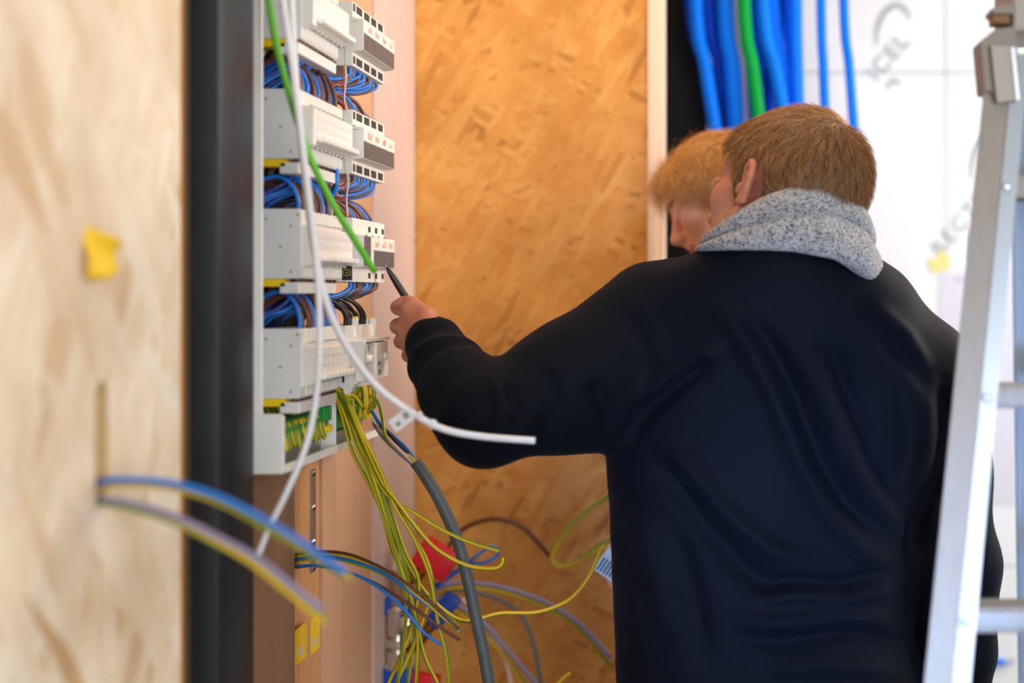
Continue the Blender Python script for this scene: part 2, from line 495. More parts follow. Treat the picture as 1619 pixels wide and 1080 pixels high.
# yellow note curling off the near board
V = []; Fc = []
nn = 8; hh = 6
for i in range(nn + 1):
    for j in range(hh + 1):
        u = i / nn; v = j / hh
        w = 1 - 0.75 * max(0, u - 0.25) * (1 if v < 0.5 else 0.7)
        zz = (v - 0.5) * 0.048 * (w if v > .5 else 1) - 0.012 * u * (v - .7)
        if v < 0.3: zz -= 0.006 * math.sin(u * 3)
        y = 1.2285 + 0.034 * u
        x = XB + 0.002 + 0.016 * u ** 1.6 + 0.004 * math.sin(v * 5 + u * 3)
        V.append(Vector((x, y, P(0, 398, 1.24).z + zz)))
for i in range(nn):
    for j in range(hh):
        a = i * (hh + 1) + j
        Fc.append([a, a + 1, a + hh + 2, a + hh + 1])
me = mesh_from('sticky_note', V, Fc)
o = link('sticky_note', me, M_tape, smooth=True)
md = o.modifiers.new('thick', 'SOLIDIFY'); md.thickness = 0.0006
props(o, 'bright yellow note curling off the pale strand board at left', 'note')
# two yellow stickers low on the brown plywood
for px, d, x, y0, y1, lab in ((474, 1.908, -0.6085, 990, 1046, 'upper edge torn yellow sticker at the brown plywood edge, the left one of two'),
                              (498, 1.973, -0.6155, 975, 1030, 'yellow sticker on the narrow timber batten, the right one of two')):
    dd = 0.050 if px == 474 else 0.044
    dc = 1.939 if px == 474 else 2.029
    b = MB().box(x, x + 0.0006, dc - dd / 2, dc + dd / 2, P(0, y1, dc).z, P(0, y0, dc).z)
    o = b.build('yellow_sticker', M_tape)
    props(o, lab, 'sticker')
    for k in range(2):
        MB().box(x + 0.0006, x + 0.0009, dc - dd * .3, dc + dd * (.25 - .1 * k), P(0, y1 - 12 - 7 * k, dc).z, P(0, y1 - 16 - 7 * k, dc).z).build('handwriting', M_paper_ink, o)

# ================================================================ cabinet
cabz_bot = P(0, 750, 1.66).z
cab = thing('distribution_cabinet', 'open white electrical cabinet with four breaker rows on the left wall', 'cabinet', (-0.60, 1.85, cabz_bot))
ZR = [CAMZ + 0.363 + 0.15, CAMZ + 0.363, CAMZ + 0.213, CAMZ + 0.063, CAMZ - 0.087]   # row centres, top to bottom
XR = -0.588                                                                       # rail plane
MB().box(-0.6385, -0.634, 1.66, 2.10, cabz_bot, 2.45).build('back_plate', M_cab_back, cab)
# side panel with its narrow flange, deepening at the trough
x405, x415, x447 = P(405, 0, 1.66).x, P(414.5, 0, 1.66).x, P(447, 0, 1.66).x
zt_ = P(0, 655, 1.66).z
b = MB().box(-0.634, x415, 1.66, 1.6635, zt_, 2.45, bev=0.001)
b.box(-0.634, x447, 1.66, 1.6635, cabz_bot, zt_, bev=0.001)
b.box(x447 - 0.0025, x447, 1.6635, 1.668, cabz_bot, zt_ - 0.003)
b.build('side_panel', M_cab, cab)
MB().box(-0.634, x415 - 0.002, 1.6637, 1.668, zt_, 2.45).build('edge_gap_strip', M_navy, cab)  # dark navy strip in the gap at the cabinet edge
b = MB().box(-0.634, x447, 1.6637, 2.12, cabz_bot, cabz_bot + 0.003)
b.box(x447 - 0.003, x447, 1.668, 2.12, cabz_bot + 0.003, cabz_bot + 0.010)
b.build('bottom_trough', M_cab, cab)
MB().box(-0.634, -0.547, 1.90, 1.903, cabz_bot + 0.0032, P(0, 632, 1.9).z, bev=0.0008).build('divider', M_cab, cab)
MB().box(-0.634, -0.547, 2.11, 2.113, cabz_bot + 0.0032, P(0, 652, 2.1).z - 0.03, bev=0.0008).build('divider', M_cab, cab)
for z in ZR:
    b = MB().box(-0.600, XR - 0.001, 1.672, 2.09, z - 0.0175, z + 0.0175)
    b.box(-0.634, -0.600, 1.672, 2.09, z - 0.010, z + 0.010)
    b.build('din_rail', M_zinc, cab)
for d in (1.672, 2.07):
    MB().box(-0.6335, -0.603, d, d + 0.018, cabz_bot + 0.004, 2.45).build('carrier', M_cab_back, cab)

ROWN = ['partly hidden top', 'topmost full', 'second', 'third', 'lowest']
def place_copy(root, kids, dy, dz):
    r = root.copy(); COL.objects.link(r); r.location = (root.location.x, root.location.y + dy, root.location.z + dz)
    for k in kids:
        c = k.copy(); COL.objects.link(c); c.parent = r
        for g in k.children:
            gg = g.copy(); COL.objects.link(gg); gg.parent = c
    return r

# --- end module: grey residual current device at the near end of each row
def rcd(z, i):
    y0, y1 = 1.6975, 1.7145
    t = thing('end_module', f'light grey riveted end module at the near end of the {ROWN[i]} breaker row', 'electrical module', (XR, y0, z), 'grey end modules')
    prof = [(XR, -.0435), (-.5345, -.0435), (-.5325, -.0415), (-.5325, .040), (-.536, .0435), (XR, .0435)]
    MB().prism([(p[0], z + p[1]) for p in prof], y0, y1).build('housing', M_grey_mod, t)
    for dx, dz in ((.012, .031), (.043, .022), (.030, -.004), (.007, -.035), (.043, -.035), (.0515, .036)):
        MB().lathe([(.0016, 0), (.0016, .0006), (.0006, .001)], Matrix.Translation((XR + dx, y0, z + dz)) @ Matrix.Rotation(math.pi / 2, 4, 'X'), 8).build('rivet', M_hinge, t)
    prof = [(-.5325, -.030), (-.518, -.0255), (-.517, .020), (-.5325, .024)]
    MB().prism([(p[0], z + p[1]) for p in prof], y0 + .002, y1).build('front_cover', M_mcb, t)
    MB().box(-.6, -.553, 1.699, 1.722, z - .0535, z - .0440).build('yellow_clip', M_yel, t)
    return t
for i in (1, 2, 3, 4): rcd(ZR[i], i)

# --- miniature circuit breakers
def breaker(z, y0, i):
    t = thing('circuit_breaker', f'slim white circuit breaker in the {ROWN[i]} row of the cabinet', 'circuit breaker', (XR, y0, z), f'white circuit breakers of the {ROWN[i]} row')
    w = 0.0174
    body = [(XR, -.0435), (-.5345, -.0435), (-.5325, -.0415), (-.5325, -.0265), (-.527, -.025), (-.520, -.022), (-.517, -.019),
            (-.517, .018), (-.519, .0205), (-.5325, .023), (-.5325, .040), (-.536, .0435), (XR, .0435)]
    h = MB().prism([(p[0], z + p[1]) for p in body], y0, y0 + w)
    # raised ribs of the terminal covers
    for s in (-1, 1):
        for k in range(3):
            yy = y0 + .002 + k * .005
            h.box(-.5325, -.5308, yy, yy + .003, z + (.0265 if s > 0 else -.0405), z + (.0405 if s > 0 else -.0290))
    h.build('housing', M_mcb, t)
    MB().box(-.5175, -.5065, y0 + .0016, y0 + w - .0016, z - .0215, z - .0145, bev=.0022).build('lever', M_lever, t, smooth=True)
    MB().box(-.517, -.5162, y0 + .003, y0 + w - .003, z + .008, z + .0125).build('front_print', M_grey_mod, t)
    MB().box(-.517, -.5162, y0 + .004, y0 + w - .004, z - .004, z + .002).build('front_print', M_grey_mod, t)
    for s in (-1, 1):
        MB().lathe([(.0032, -.001), (.0032, .0006)], Matrix.Translation((-.527, y0 + w / 2, z + s * .0262)), 10).build('terminal_screw', M_zinc, t)
    return t
b0 = breaker(ZR[1], 1.7155, 1)
kids = list(b0.children)
NB = 9
ORD = ['first', 'second', 'third', 'fourth', 'fifth', 'sixth', 'seventh', 'eighth', 'ninth', 'tenth', 'eleventh', 'twelfth']
b0['label'] = 'slim white circuit breaker, first from the near end of the topmost full row'
for i in (1, 2, 3, 4):
    for k in range({1: 8, 2: 9, 3: 9, 4: 8}[i]):
        if i == 1 and k == 0: continue
        r = place_copy(b0, kids, k * .0178, ZR[i] - ZR[1])
        r['label'] = f'slim white circuit breaker, {ORD[k]} from the near end of the {ROWN[i]} row'
        r['group'] = f'white circuit breakers of the {ROWN[i]} row'
    # phase busbar along the bottom of the row
    z = ZR[i]
    t = thing('busbar', f'white comb busbar under the breakers of the {ROWN[i]} row', 'busbar', (-.54, 1.70, z - .06), 'comb busbars')
    b = MB().box(-.560, -.535, 1.7005, 1.86, z - .0622, z - .0482, bev=.0008)
    b.build('cover', M_mcb, t)
    b = MB()
    for k in range(10): b.box(-.542, -.538, 1.704 + k * .0178, 1.711 + k * .0178, z - .0482, z - .0438)
    b.build('comb_teeth', M_brown, t)
    for yy in (1.6990, 1.8601):
        MB().box(-.5585, -.5365, yy, yy + .0014, z - .0610, z - .0494).build('end_cap', M_grey_mod, t)

# --- actuators at the far end of the rows
YA = 1.884; YB = 2.058
XF = -.5045; XBODY = -.520
def actuator(i):
    z = ZR[i]
    t = thing('switch_actuator', {0: 'grey switching module cut off by the top edge of the photo', 1: 'grey switching module with dark cells in the topmost full row', 2: 'grey switching module with dark cells in the second row',
              3: 'grey power module with a tall dark block in the third row near the pen'}[i], 'switching module', (XR, YA, z), 'grey switching modules')
    prof = [(XR, -.046), (XBODY, -.046), (XBODY, -.0265), (XF, -.0245), (XF, .0185), (XBODY, .0205), (XBODY, .043), (XR, .043)]
    MB().prism([(p[0], z + p[1]) for p in prof], YA, YB).build('housing', M_act, t)
    # added front skins, warm bounce light put into their cream colour, 0.6 mm proud
    b = MB().box(XBODY, XBODY + .0006, YA + .0004, YB, z - .0455, z - .0270)
    b.box(XBODY, XBODY + .0006, YA + .0004, YB, z + .0210, z + .0425)
    b.box(XF, XF + .0006, YA + .0004, YB, z + .0005, z + .0180)
    b.build('front_skin', M_act_front, t)
    edges = [YA + .0015, YA + .0185, YA + .056, YA + .095, YA + .134, YB - .001]
    for k in range(5):
        if i == 3 and k < 2: continue
        MB().box(XF - .001, XF + .0008, edges[k] + .0011, edges[k + 1] - .0011, z - .0238, z - .0006, bev=.0004).build('dark_cell', M_dark_cell, t)
    if i == 3:
        MB().box(XF - .001, XF + .0014, YA + .0018, YA + .036, z - .0238, z + .0178, bev=.0005).build('dark_block', M_dark_cell, t)
        MB().box(XF + .0014, XF + .0020, YA + .004, YA + .009, z + .004, z + .0062).build('red_lamp', mat('lit_red_lamp', rgb(255, 90, 70), 0.4), t)
    # terminal openings: dark blocks with the shade inside put into their colour
    OP = []
    def op(*a): OP.append(MB().box(*a).build('terminal_opening', M_darkest, t))
    if i == 3:
        for k in range(3):
            for zz in (.0305, -.0365):
                yy = YA + .082 + k * .038
                op(XBODY + .0002, XBODY + .0010, yy, yy + .0125, z + zz - .004, z + zz + .004)
        for k in range(4): op(XBODY + .0002, XBODY + .0010, YA + .066 + k * .034, YA + .079 + k * .034, z + .0208, z + .0222)
    else:
        for k, (a, c) in enumerate(((.003, .013), (.020, .049), (.060, .088), (.099, .126), (.138, .164))):
            for zz in (.0355, -.0375):
                op(XBODY + .0002, XBODY + .0010, YA + a, YA + c, z + zz - .0052, z + zz + .0052)
        op(XBODY + .0002, XBODY + .0010, YA + .004, YA + .014, z + .0208, z + .0226)
    rr = random.Random(i)
    for k in range(1, 5):
        yc = (edges[k] + edges[k + 1]) / 2
        if i == 3 and k == 1: continue
        for q in range(3):
            yy = yc - .011 + q * .007
            hgt = rr.uniform(.004, .010)
            MB().box(XF + .0006, XF + .0009, yy, yy + rr.uniform(.0016, .0042), z + .0045, z + .0045 + hgt).build('red_marking', M_red, t)
    # seams of the side face
    b = MB().box(-.5305, -.5300, YA - .0003, YA, z - .046, z - .020).box(-.548, -.5305, YA - .0003, YA, z - .0205, z - .020)
    b.box(-.522, -.511, YA - .0003, YA, z + .0150, z + .0155)
    b.build('side_seam', M_hinge, t)
    return t
for i in (0, 1, 2, 3): actuator(i)
# chip sticker on the side of the third actuator
z = ZR[3]
o = MB().box(P(541, 0, YA).x, P(557, 0, YA).x, YA - .0012, YA - .0004, P(0, 443, YA).z, P(0, 420.5, YA).z, bev=.0003).build('chip_sticker', M_black)
props(o, 'small black sticker with a gold chip symbol on the third row module', 'sticker')
b = MB()
cx, cz = P(548.3, 0, YA).x, P(0, 431, YA).z
yy0, yy1 = YA - .0016, YA - .0012
def fr(x0, x1, z0, z1): b.box(x0, x1, yy0, yy1, z0, z1)
w, h, e = .0046, .0036, .0005
fr(cx - w, cx + w, cz + h - e, cz + h); fr(cx - w, cx + w, cz - h, cz - h + e); fr(cx - w, cx - w + e, cz - h, cz + h); fr(cx + w - e, cx + w, cz - h, cz + h)
for k in range(5):
    xx = cx - .0034 + k * .0017
    fr(xx - .0002, xx + .0002, cz + h, cz + h + .0014); fr(xx - .0002, xx + .0002, cz - h - .0014, cz - h)
for k in range(3):
    zz = cz - .0018 + k * .0018
    fr(cx + w, cx + w + .0012, zz - .0002, zz + .0002); fr(cx - w - .0012, cx - w, zz - .0002, zz + .0002)
fr(cx - .0011, cx + .0011, cz - .0008, cz + .0008)
b.build('chip_symbol', M_gold, o)

# --- lowest row, far end: grey contactor, surge modules and plug-in terminals
z = ZR[4]
t = thing('surge_module', 'grey stepped surge protection module at the far end of the lowest row', 'electrical module', (XR, 1.884, z))
prof = [(XR, -.046), (-.530, -.046), (-.530, -.036), (-.5035, -.034), (-.5035, .017), (-.505, .020), (-.530, .020), (-.530, .043), (XR, .043)]
MB().prism([(p[0], z + p[1]) for p in prof], 1.884, 1.898).build('housing', M_act, t)
prof2 = [(XR, -.046), (-.530, -.046), (-.530, -.036), (-.508, -.034), (-.508, .017), (-.530, .020), (-.530, .043), (XR, .043)]
MB().prism([(p[0], z + p[1]) for p in prof2], 1.899, 1.955).build('dark_body', M_grey_mod, t)
MB().prism([(p[0] + .004, z + p[1]) for p in prof2], 1.956, 2.02).build('cream_body', M_act_front, t)
for k in range(2):
    MB().lathe([(.006, 0), (.006, .006), (.004, .009)], Matrix.Translation((-.508, 1.915 + k * .085, z - .004)) @ Matrix.Rotation(math.pi / 2, 4, 'Y'), 14).build('turn_knob', M_lever, t, smooth=True)
b = MB()
for k in range(3): b.box(-.5038, -.5034, 1.962 + k * .006, 1.9645 + k * .006, z - .03, z - .022).box(-.5038, -.5034, 1.962 + k * .006, 1.9645 + k * .006, z - .016, z - .010)
b.build('printed_marks', M_hinge, t)
for k in range(2): MB().box(-.508, -.5074, 1.905 + k * .02, 1.9065 + k * .02, z + .006, z + .014).build('printed_tick', M_blackw, t)
MB().box(-.53, -.504, 1.899, 2.035, z + .0195, z + .0235).build('cover_flap', M_mcb, t)
for k in range(8): MB().box(-.530, -.5288, 1.902 + k * .0066, 1.9065 + k * .0066, z - .0455, z - .037).build('cooling_rib', M_act, t)
def plug(px, y, i, lab):
    t = thing('plug_terminal', lab, 'terminal', (P(px, 0, y).x, y, z + .043), 'plug in terminals on the lowest row')
    x = P(px, 0, y).x
    zt0 = P(0, 545, y).z; ztip = P(0, 503, y).z
    b = MB()
    b.prism([(x - .020, zt0 - .012), (x + .012, zt0 - .012), (x + .012, zt0 + .008), (x + .004, zt0 + .013), (x - .012, zt0 + .013), (x - .020, zt0 + .004)], y, y + .022)
    b.build('housing', M_grey_mod if i == 0 else M_act_front, t)
    for k in range(2):
        xx = x - .006 + k * .0085
        MB().prism([(xx - .004, zt0 + .012), (xx + .004, zt0 + .012), (xx + .003, zt0 + .020), (xx + .003, ztip), (xx - .003, ztip), (xx - .003, zt0 + .020)], y + .004, y + .016).build('wire_post', M_mcb, t)
        MB().box(xx - .0026, xx + .0026, y + .005, y + .015, ztip, ztip + .0022).build('yellow_tip', M_yel, t)
    b = MB()
    for k in range(3): b.box(x + .0122, x + .0128, y + .003 + k * .006, y + .007 + k * .006, zt0 - .008, zt0 + .002)
    b.build('slot', M_hinge, t)
    return t
plug(556, 1.925, 0, 'grey plug in terminal with two yellow tips on the lowest row, the nearer one')
plug(584, 2.0, 1, 'cream plug in terminal with two yellow tips on the lowest row, the farther one')
# grey terminal hanging below the lowest row
t = thing('hanging_terminal', 'grey terminal block with a dark slot hanging below the lowest row', 'terminal', P(550, 630, 1.895))
b = MB()
def pp(x, y): v = P(x, y, 1.88); return (v.x, v.z)
b.prism([pp(536, 594), pp(562, 590), pp(563, 604), pp(565, 606), pp(560, 618), pp(557, 622), pp(549, 622), pp(547, 614), pp(536, 608)], 1.866, 1.884)
b.build('housing', M_act, t)
MB().box(pp(546, 0)[0], pp(549, 0)[0], 1.865, 1.8662, pp(0, 604)[1], pp(0, 594)[1]).build('slot', M_black, t)
for k in range(2): MB().box(pp(550 + 5 * k, 0)[0], pp(553 + 5 * k, 0)[0], 1.868, 1.876, pp(0, 625)[1], pp(0, 622)[1]).build('yellow_tip', M_yel, t)
MB().prism([pp(540, 585), pp(560, 580), pp(566, 582), pp(566, 588), pp(541, 593)], 1.862, 1.88).build('lever_bar', M_lever, t)
# carrier end behind the row
MB().box(-.632, -.585, 2.062, 2.09, z - .075, z - .045).build('end_bracket', M_act_front, cab)
MB().box(-.632, -.585, 2.062, 2.09, z - .125, z - .085).build('end_bracket', M_cab_back, cab)

# --- earth terminal blocks in the trough
def earth_block(y0, y1, lab):
    t = thing('earth_terminal', lab, 'terminal', (-.575, y0, cabz_bot + .02), 'green earth terminals in the trough')
    zb_ = cabz_bot
    x0 = -.612
    prof = [(x0, zb_ + .022), (x0 + .045, zb_ + .022), (x0 + .058, zb_ + .030), (x0 + .060, zb_ + .050), (x0 + .048, zb_ + .060), (x0 + .02, zb_ + .054), (x0, zb_ + .060)]
    MB().prism(prof, y0, y1).build('housing', M_green, t)
    n = max(3, int((y1 - y0) / .012))
    for k in range(n - 3, n):
        yy = y0 + (k + .15) * (y1 - y0) / n
        MB().box(x0 + .046, x0 + .0645, yy, yy + .0075, zb_ + .046, zb_ + .066, bev=.001).build('clamp', M_green, t)
        MB().box(x0 + .052, x0 + .0665, yy + .001, yy + .0065, zb_ + .030, zb_ + .0395, bev=.001).build('yellow_tab', M_yel, t)
    MB().box(x0 - .012, x0 + .05, y0 + .004, y1 - .004, zb_ + .0033, zb_ + .022).build('foot', M_zinc, t)
    return t
earth_block(1.70, 1.885, 'green earth terminal block in the near half of the trough')
earth_block(1.925, 2.095, 'green earth terminal block in the far half of the trough')
# ================================================================ wires inside the cabinet
rw = random.Random(11)
ORD += ['thirteenth', 'fourteenth', 'fifteenth', 'sixteenth', 'seventeenth', 'eighteenth']
GAPN = {1: 'gap above the topmost full breaker row', 2: 'gap between the topmost full and second rows', 3: 'gap between the second and third rows', 4: 'gap between the third and lowest rows'}
GAPN = {2: 'top wiring gap', 3: 'middle wiring gap', 4: 'bottom wiring gap'}
CN = {'blue': M_bluew, 'brown': M_brown, 'black': M_blackw, 'dark blue': M_navy}
for i in (2, 3, 4):
    zL = ZR[i]; zU = ZR[i - 1]
    for k in range(18):
        y = 1.7185 + (k // 2) * .0178 + (k % 2) * .0055
        col = 'blue' if (k * 7 + i * 3) % 5 in (0, 2, 4) and k not in (1, 4, 8, 12) else 'brown'
        if k in (7,): col = 'dark blue'
        dx = rw.uniform(-.004, .004); pk = rw.uniform(-.006, .007); dy = rw.uniform(-.006, .006)
        pts = [(-.541 + dx, y, zL + .038), (-.540 + dx, y + dy * .3, zL + .055), (-.5475 + dx, y + dy * .6, zL + .074 + pk * .6), (-.563 + dx, y + dy, zL + .085 + pk),
               (-.583 + dx, y + dy * 1.4, zL + .081 + pk), (-.600 + dx * .5, y + dy * 1.6, zL + .066 + pk), (-.612, y + dy * 2, zL + .04), (-.617, y + dy * 2, zL - .01)]
        wire(f'{col.replace(" ", "_")}_wire', f'{col} arching wire, {ORD[k]} from the near end, {GAPN[i]}', f'{col} arching wires, {GAPN[i]}', pts, .0026, CN[col])
    for k in range(10):     # riser wires behind
        y = 1.70 + k * .017 + rw.uniform(-.004, .004)
        col = ['black', 'dark blue', 'brown', 'black', 'earth'][k % 5]
        x = -.612 - rw.uniform(0, .012)
        pts = [(x + .03, y, zU - .045), (x + .015, y + .003, zU - .065), (x, y + rw.uniform(-.01, .01), zU - .09), (x - .003, y + rw.uniform(-.01, .01), zL - .02)]
        if col == 'earth':
            wire('earth_wire', f'yellow and green riser behind the arches, {ORD[k]} from near end, {GAPN[i]}', f'earth riser wires, {GAPN[i]}', pts, .003, [M_yellow_g, M_green_g], stripe=True)
        else:
            wire(f'{col.replace(" ", "_")}_wire', f'{col} riser wire behind the arches, {ORD[k]} from near end, {GAPN[i]}', f'{col} riser wires, {GAPN[i]}', pts, .003, CN[col])
    for k in range(8):      # feeders sweeping back from under the upper row
        y = 1.71 + k * .018 + rw.uniform(-.004, .004)
        col = 'blue' if k % 3 else 'dark blue'
        if k == 5: col = 'black'
        pts = [(-.552, y + .02, zU - .044), (-.553, y + .018, zU - .064), (-.566 + rw.uniform(-.006, .004), y + .01, zU - .078 + rw.uniform(-.006, .006)),
               (-.592, y - .003, zU - .092), (-.614, y - .006, zU - .112)]
        wire(f'{col.replace(" ", "_")}_wire', f'{col} wire sweeping back below breakers, {ORD[k]} from near end, {GAPN[i]}', f'{col} sweeping wires, {GAPN[i]}', pts, .0027, CN[col])
    for k in range(12):     # bundle under the switching module
        y = 1.905 + k * .0125
        col = 'blue' if k % 3 != 1 else 'brown'
        if i == 4 and k % 2: col = 'black' if k % 4 == 1 else 'brown'
        s = rw.uniform(-.004, .004)
        pts = [(-.5285 + s * .5, y, zU - .044), (-.530 + s, y - .002, zU - .056 + s), (-.542 + s, y - .030, zU - .066 + s), (-.562 + s, y - .07, zU - .069 + s * 1.5), (-.590, max(1.86, y - .12), zU - .072 + s), (-.616, max(1.85, y - .13), zU - .085)]
        wire(f'{col}_wire', f'{col} wire bundled under switching module, {ORD[k]} from near, {GAPN[i]}', f'{col} bundled wires, {GAPN[i]}', pts, .0028, CN[col])
    for k in range(9):      # brown arches into the top of the lower module
        y = 1.90 + k * .0165
        col = 'brown' if k not in (3, 7) else 'blue'
        if i == 4: col = 'black'
        if i == 4 and k > 6: continue
        s = rw.uniform(-.004, .004)
        ht = .008 if i == 4 else 0
        pts = [(-.534, y, zL + .040), (-.535 + s * .4, y - .003, zL + .050 + ht), (-.546 + s, y - .02, zL + .064 + s + ht), (-.566 + s, y - .045, zL + .071 + s + ht), (-.590, y - .065, zL + .062 + ht), (-.612, y - .075, zL + .03)]
        wire(f'{col}_wire', f'{col} wire curving into far module top, {ORD[k]} from near, {GAPN[i]}', f'{col} curving wires, {GAPN[i]}', pts, .0028, CN[col])
    # dark plate standing in for the shadow behind the wires
    b = MB().box(-.6335, -.622, 1.70, 1.95, zL + .035, zU - .05)
    b.build('gap_shade_plate', M_black_panel, cab)

# thin bus wires with a curl
for (n, x0, y0, x1, y1, cx, cy) in ((2, 542.5, 104, 546, 174, 533, 141), (3, 546, 274, 547, 343, 539.5, 304)):
    g = GAPN[n]
    D = 1.878
    def q(x, y, d=0): return P(x, y, D + d)
    r = 10.5
    pts = [q(x0, y0), q(x0, y0 + 20), q(x0 + 1, cy + 4), q(cx + 6, cy + 9, -.003), q(cx - 2, cy + r, -.004), q(cx - r, cy, -.004), q(cx - 3, cy - r, -.003), q(cx + 7, cy - 7, -.002), q(x0 + .5, cy + 6, .002), q(x0 + 1, cy + 22), q(x1, y1)]
    wire('red_wire', f'thin red bus wire with a small curl, {g}', None, pts, .0009, M_redw)
    r = 8
    pts = [q(x0 + 3, y0), q(x0 + 4, y0 + 20), q(x0 + 3, cy), q(x0 + 2, cy + 16), q(x1 + 3, y1)]
    wire('white_wire', f'thin white bus wire beside the curled red wire, {g}', None, pts, .0009, M_whitew)
    pts = [q(cx + 2, cy + r, .002), q(cx - 5, cy + 4, .002), q(cx - 7, cy - 3, .002), q(cx - 2, cy - 8, .002), q(cx + 5, cy - 5, .002), q(x0 + 5, cy - 10), q(x0 + 4, y0)]
    wire('yellow_wire', f'thin yellow bus wire curling inside the red one, {g}', None, pts, .0009, M_yelw)
wire('blue_wire', 'single thick blue wire bowing past the comb busbar of the second row', None, [P(529, 262, 1.86), P(533, 275, 1.858), P(532, 295, 1.858), P(523, 312, 1.862), P(507, 325, 1.87), P(490, 330, 1.89)], .0028, M_bluew)
wire('brown_wire', 'single brown wire bowing down beside the thick blue one, second row', None, [P(527, 262, 1.868), P(530, 280, 1.868), P(525, 305, 1.868), P(515, 318, 1.872), P(500, 330, 1.89)], .0024, M_brown)

EG = [M_yellow_g, M_green_g]
# earth wires in the trough
for k in range(12):
    y = 1.70 + k * .015
    s = rw.uniform(-.006, .006)
    pts = [(-.615, y + .02, ZR[4] - .055 + s), (-.60, y + .012, ZR[4] - .078 + s), (-.575 + s, y + .008, ZR[4] - .092 + s), (-.556 + s * .6, y, ZR[4] - .094 + s), (-.549 + s * .4, y - .004, ZR[4] - .106 + s * .5), (-.557, y - .004, cabz_bot + .058)]
    wire('earth_wire', f'earth wire curling into the near green terminal, {ORD[k]} from the near end', 'earth wires of the near terminal', pts, .0031, EG, stripe=True)
for k in range(9):
    y = 1.935 + k * .017
    s = rw.uniform(-.011, .011); y += rw.uniform(-.012, .012)
    pts = [(-.580, y - .02, ZR[4] - .048), (-.568 + s, y - .012, ZR[4] - .062), (-.548 + s, y - .003, ZR[4] - .068 + s), (-.535 + s, y + .002, ZR[4] - .085 + s), (-.538 + s, y, cabz_bot + .088), (-.553, y, cabz_bot + .058)]
    wire('earth_wire', f'earth wire curling into the far green terminal, {ORD[k]} from the near end', 'earth wires of the far terminal', pts, .0031, EG, stripe=True)
o = wire('earth_wire', 'orange yellow earth wire standing up behind the near trough divider', None, [P(499, 645, 1.86), P(507, 648, 1.858), P(509, 655, 1.857), P(503, 668, 1.86), P(500, 676, 1.865)], .0026, EG, stripe=True)

# ================================================================ earth wire bundle hanging out of the cabinet
def run(name, label, group, pix, r, mats, **kw):
    return wire(name, label, group, [P(*p) for p in pix], r, mats, **kw)
BUN = 'earth wires of the hanging bundle'
bl_ = 'yellow and green earth wire in the bundle hanging from the lowest row'
heads = [(528, 616), (531, 614), (534, 613), (537, 614), (540, 616), (530, 618), (536, 617), (541, 620)]
ways = [
    [(545, 655), (560, 700), (578, 740), (600, 800), (622, 868), (640, 940), (640, 1000), (628, 1085)],
    [(548, 650), (565, 695), (585, 740), (604, 800), (628, 880), (652, 950), (661, 1010), (658, 1085)],
    [(551, 650), (568, 692), (590, 745), (612, 810), (636, 880), (650, 950), (655, 1000), (644, 1085)],
    [(556, 655), (575, 700), (598, 750), (618, 805), (640, 870), (662, 920), (652, 985), (637, 1030), (612, 1085)],
    [(560, 655), (580, 700), (602, 745), (624, 800), (654, 850), (680, 912), (692, 980), (705, 1030), (712, 1085)],
    [(543, 665), (556, 712), (580, 760), (604, 810), (620, 870), (645, 930), (662, 1000), (672, 1040), (694, 1085)],
    [(560, 668), (578, 705), (600, 745), (630, 800), (655, 850), (676, 888), (683, 930), (668, 985), (650, 1030), (625, 1085)],
]
for k, w in enumerate(ways):
    d = 1.905 + .006 * (k % 4)
    pix = [(heads[k][0], heads[k][1], 1.875)] + [(x, y, d + .05 * min(1, j / 5)) for j, (x, y) in enumerate(w)]
    run('earth_wire', f'hanging bundle earth wire, {ORD[[3, 5, 4, 0, 6, 1, 2].index(k) if False else sorted(range(7), key=lambda q: ways[q][-1][0]).index(k)]} from the left at the lower photo edge', BUN, pix, .0027, EG, stripe=True, twist=.03)
run('earth_wire', 'earth wire leaving the bundle to the right with its tip by the grey cable top', None, [(541, 618, 1.88), (565, 680, 1.91), (590, 745, 1.93), (618, 790, 1.94), (650, 808, 1.94), (700, 838, 1.94), (745, 858, 1.94), (790, 871, 1.94)], .0027, EG, stripe=True, twist=.03)
run('earth_wire', 'orange yellow earth wire leaving the bundle, tip bent upward right of the grey cable', None, [(543, 622, 1.88), (570, 690, 1.91), (602, 760, 1.93), (625, 790, 1.93), (655, 830, 1.93), (690, 868, 1.93), (735, 893, 1.93), (775, 899, 1.93), (792, 894, 1.93), (796, 882, 1.93)], .0029, EG, stripe=True, twist=.02)
run('earth_wire', 'long earth wire crossing from the bundle to the white device held at right', None, [(545, 625, 1.88), (572, 690, 1.92), (596, 760, 1.95), (620, 840, 1.97), (650, 905, 2.0), (690, 955, 2.02), (735, 982, 2.04), (790, 970, 2.06), (850, 968, 2.08), (900, 948, 2.10), (932, 910, 2.11), (948, 872, 2.12), (954, 864, 2.12)], .003, EG, stripe=True, twist=.02)
run('earth_wire', 'thin earth wire curving from the far terminal down to the grey cable', None, [(578, 632, 2.04), (586, 626, 2.03), (597, 636, 2.02), (604, 658, 2.0), (610, 690, 1.99), (630, 712, 1.985), (648, 722, 1.98), (660, 735, 1.98)], .0026, EG, stripe=True)
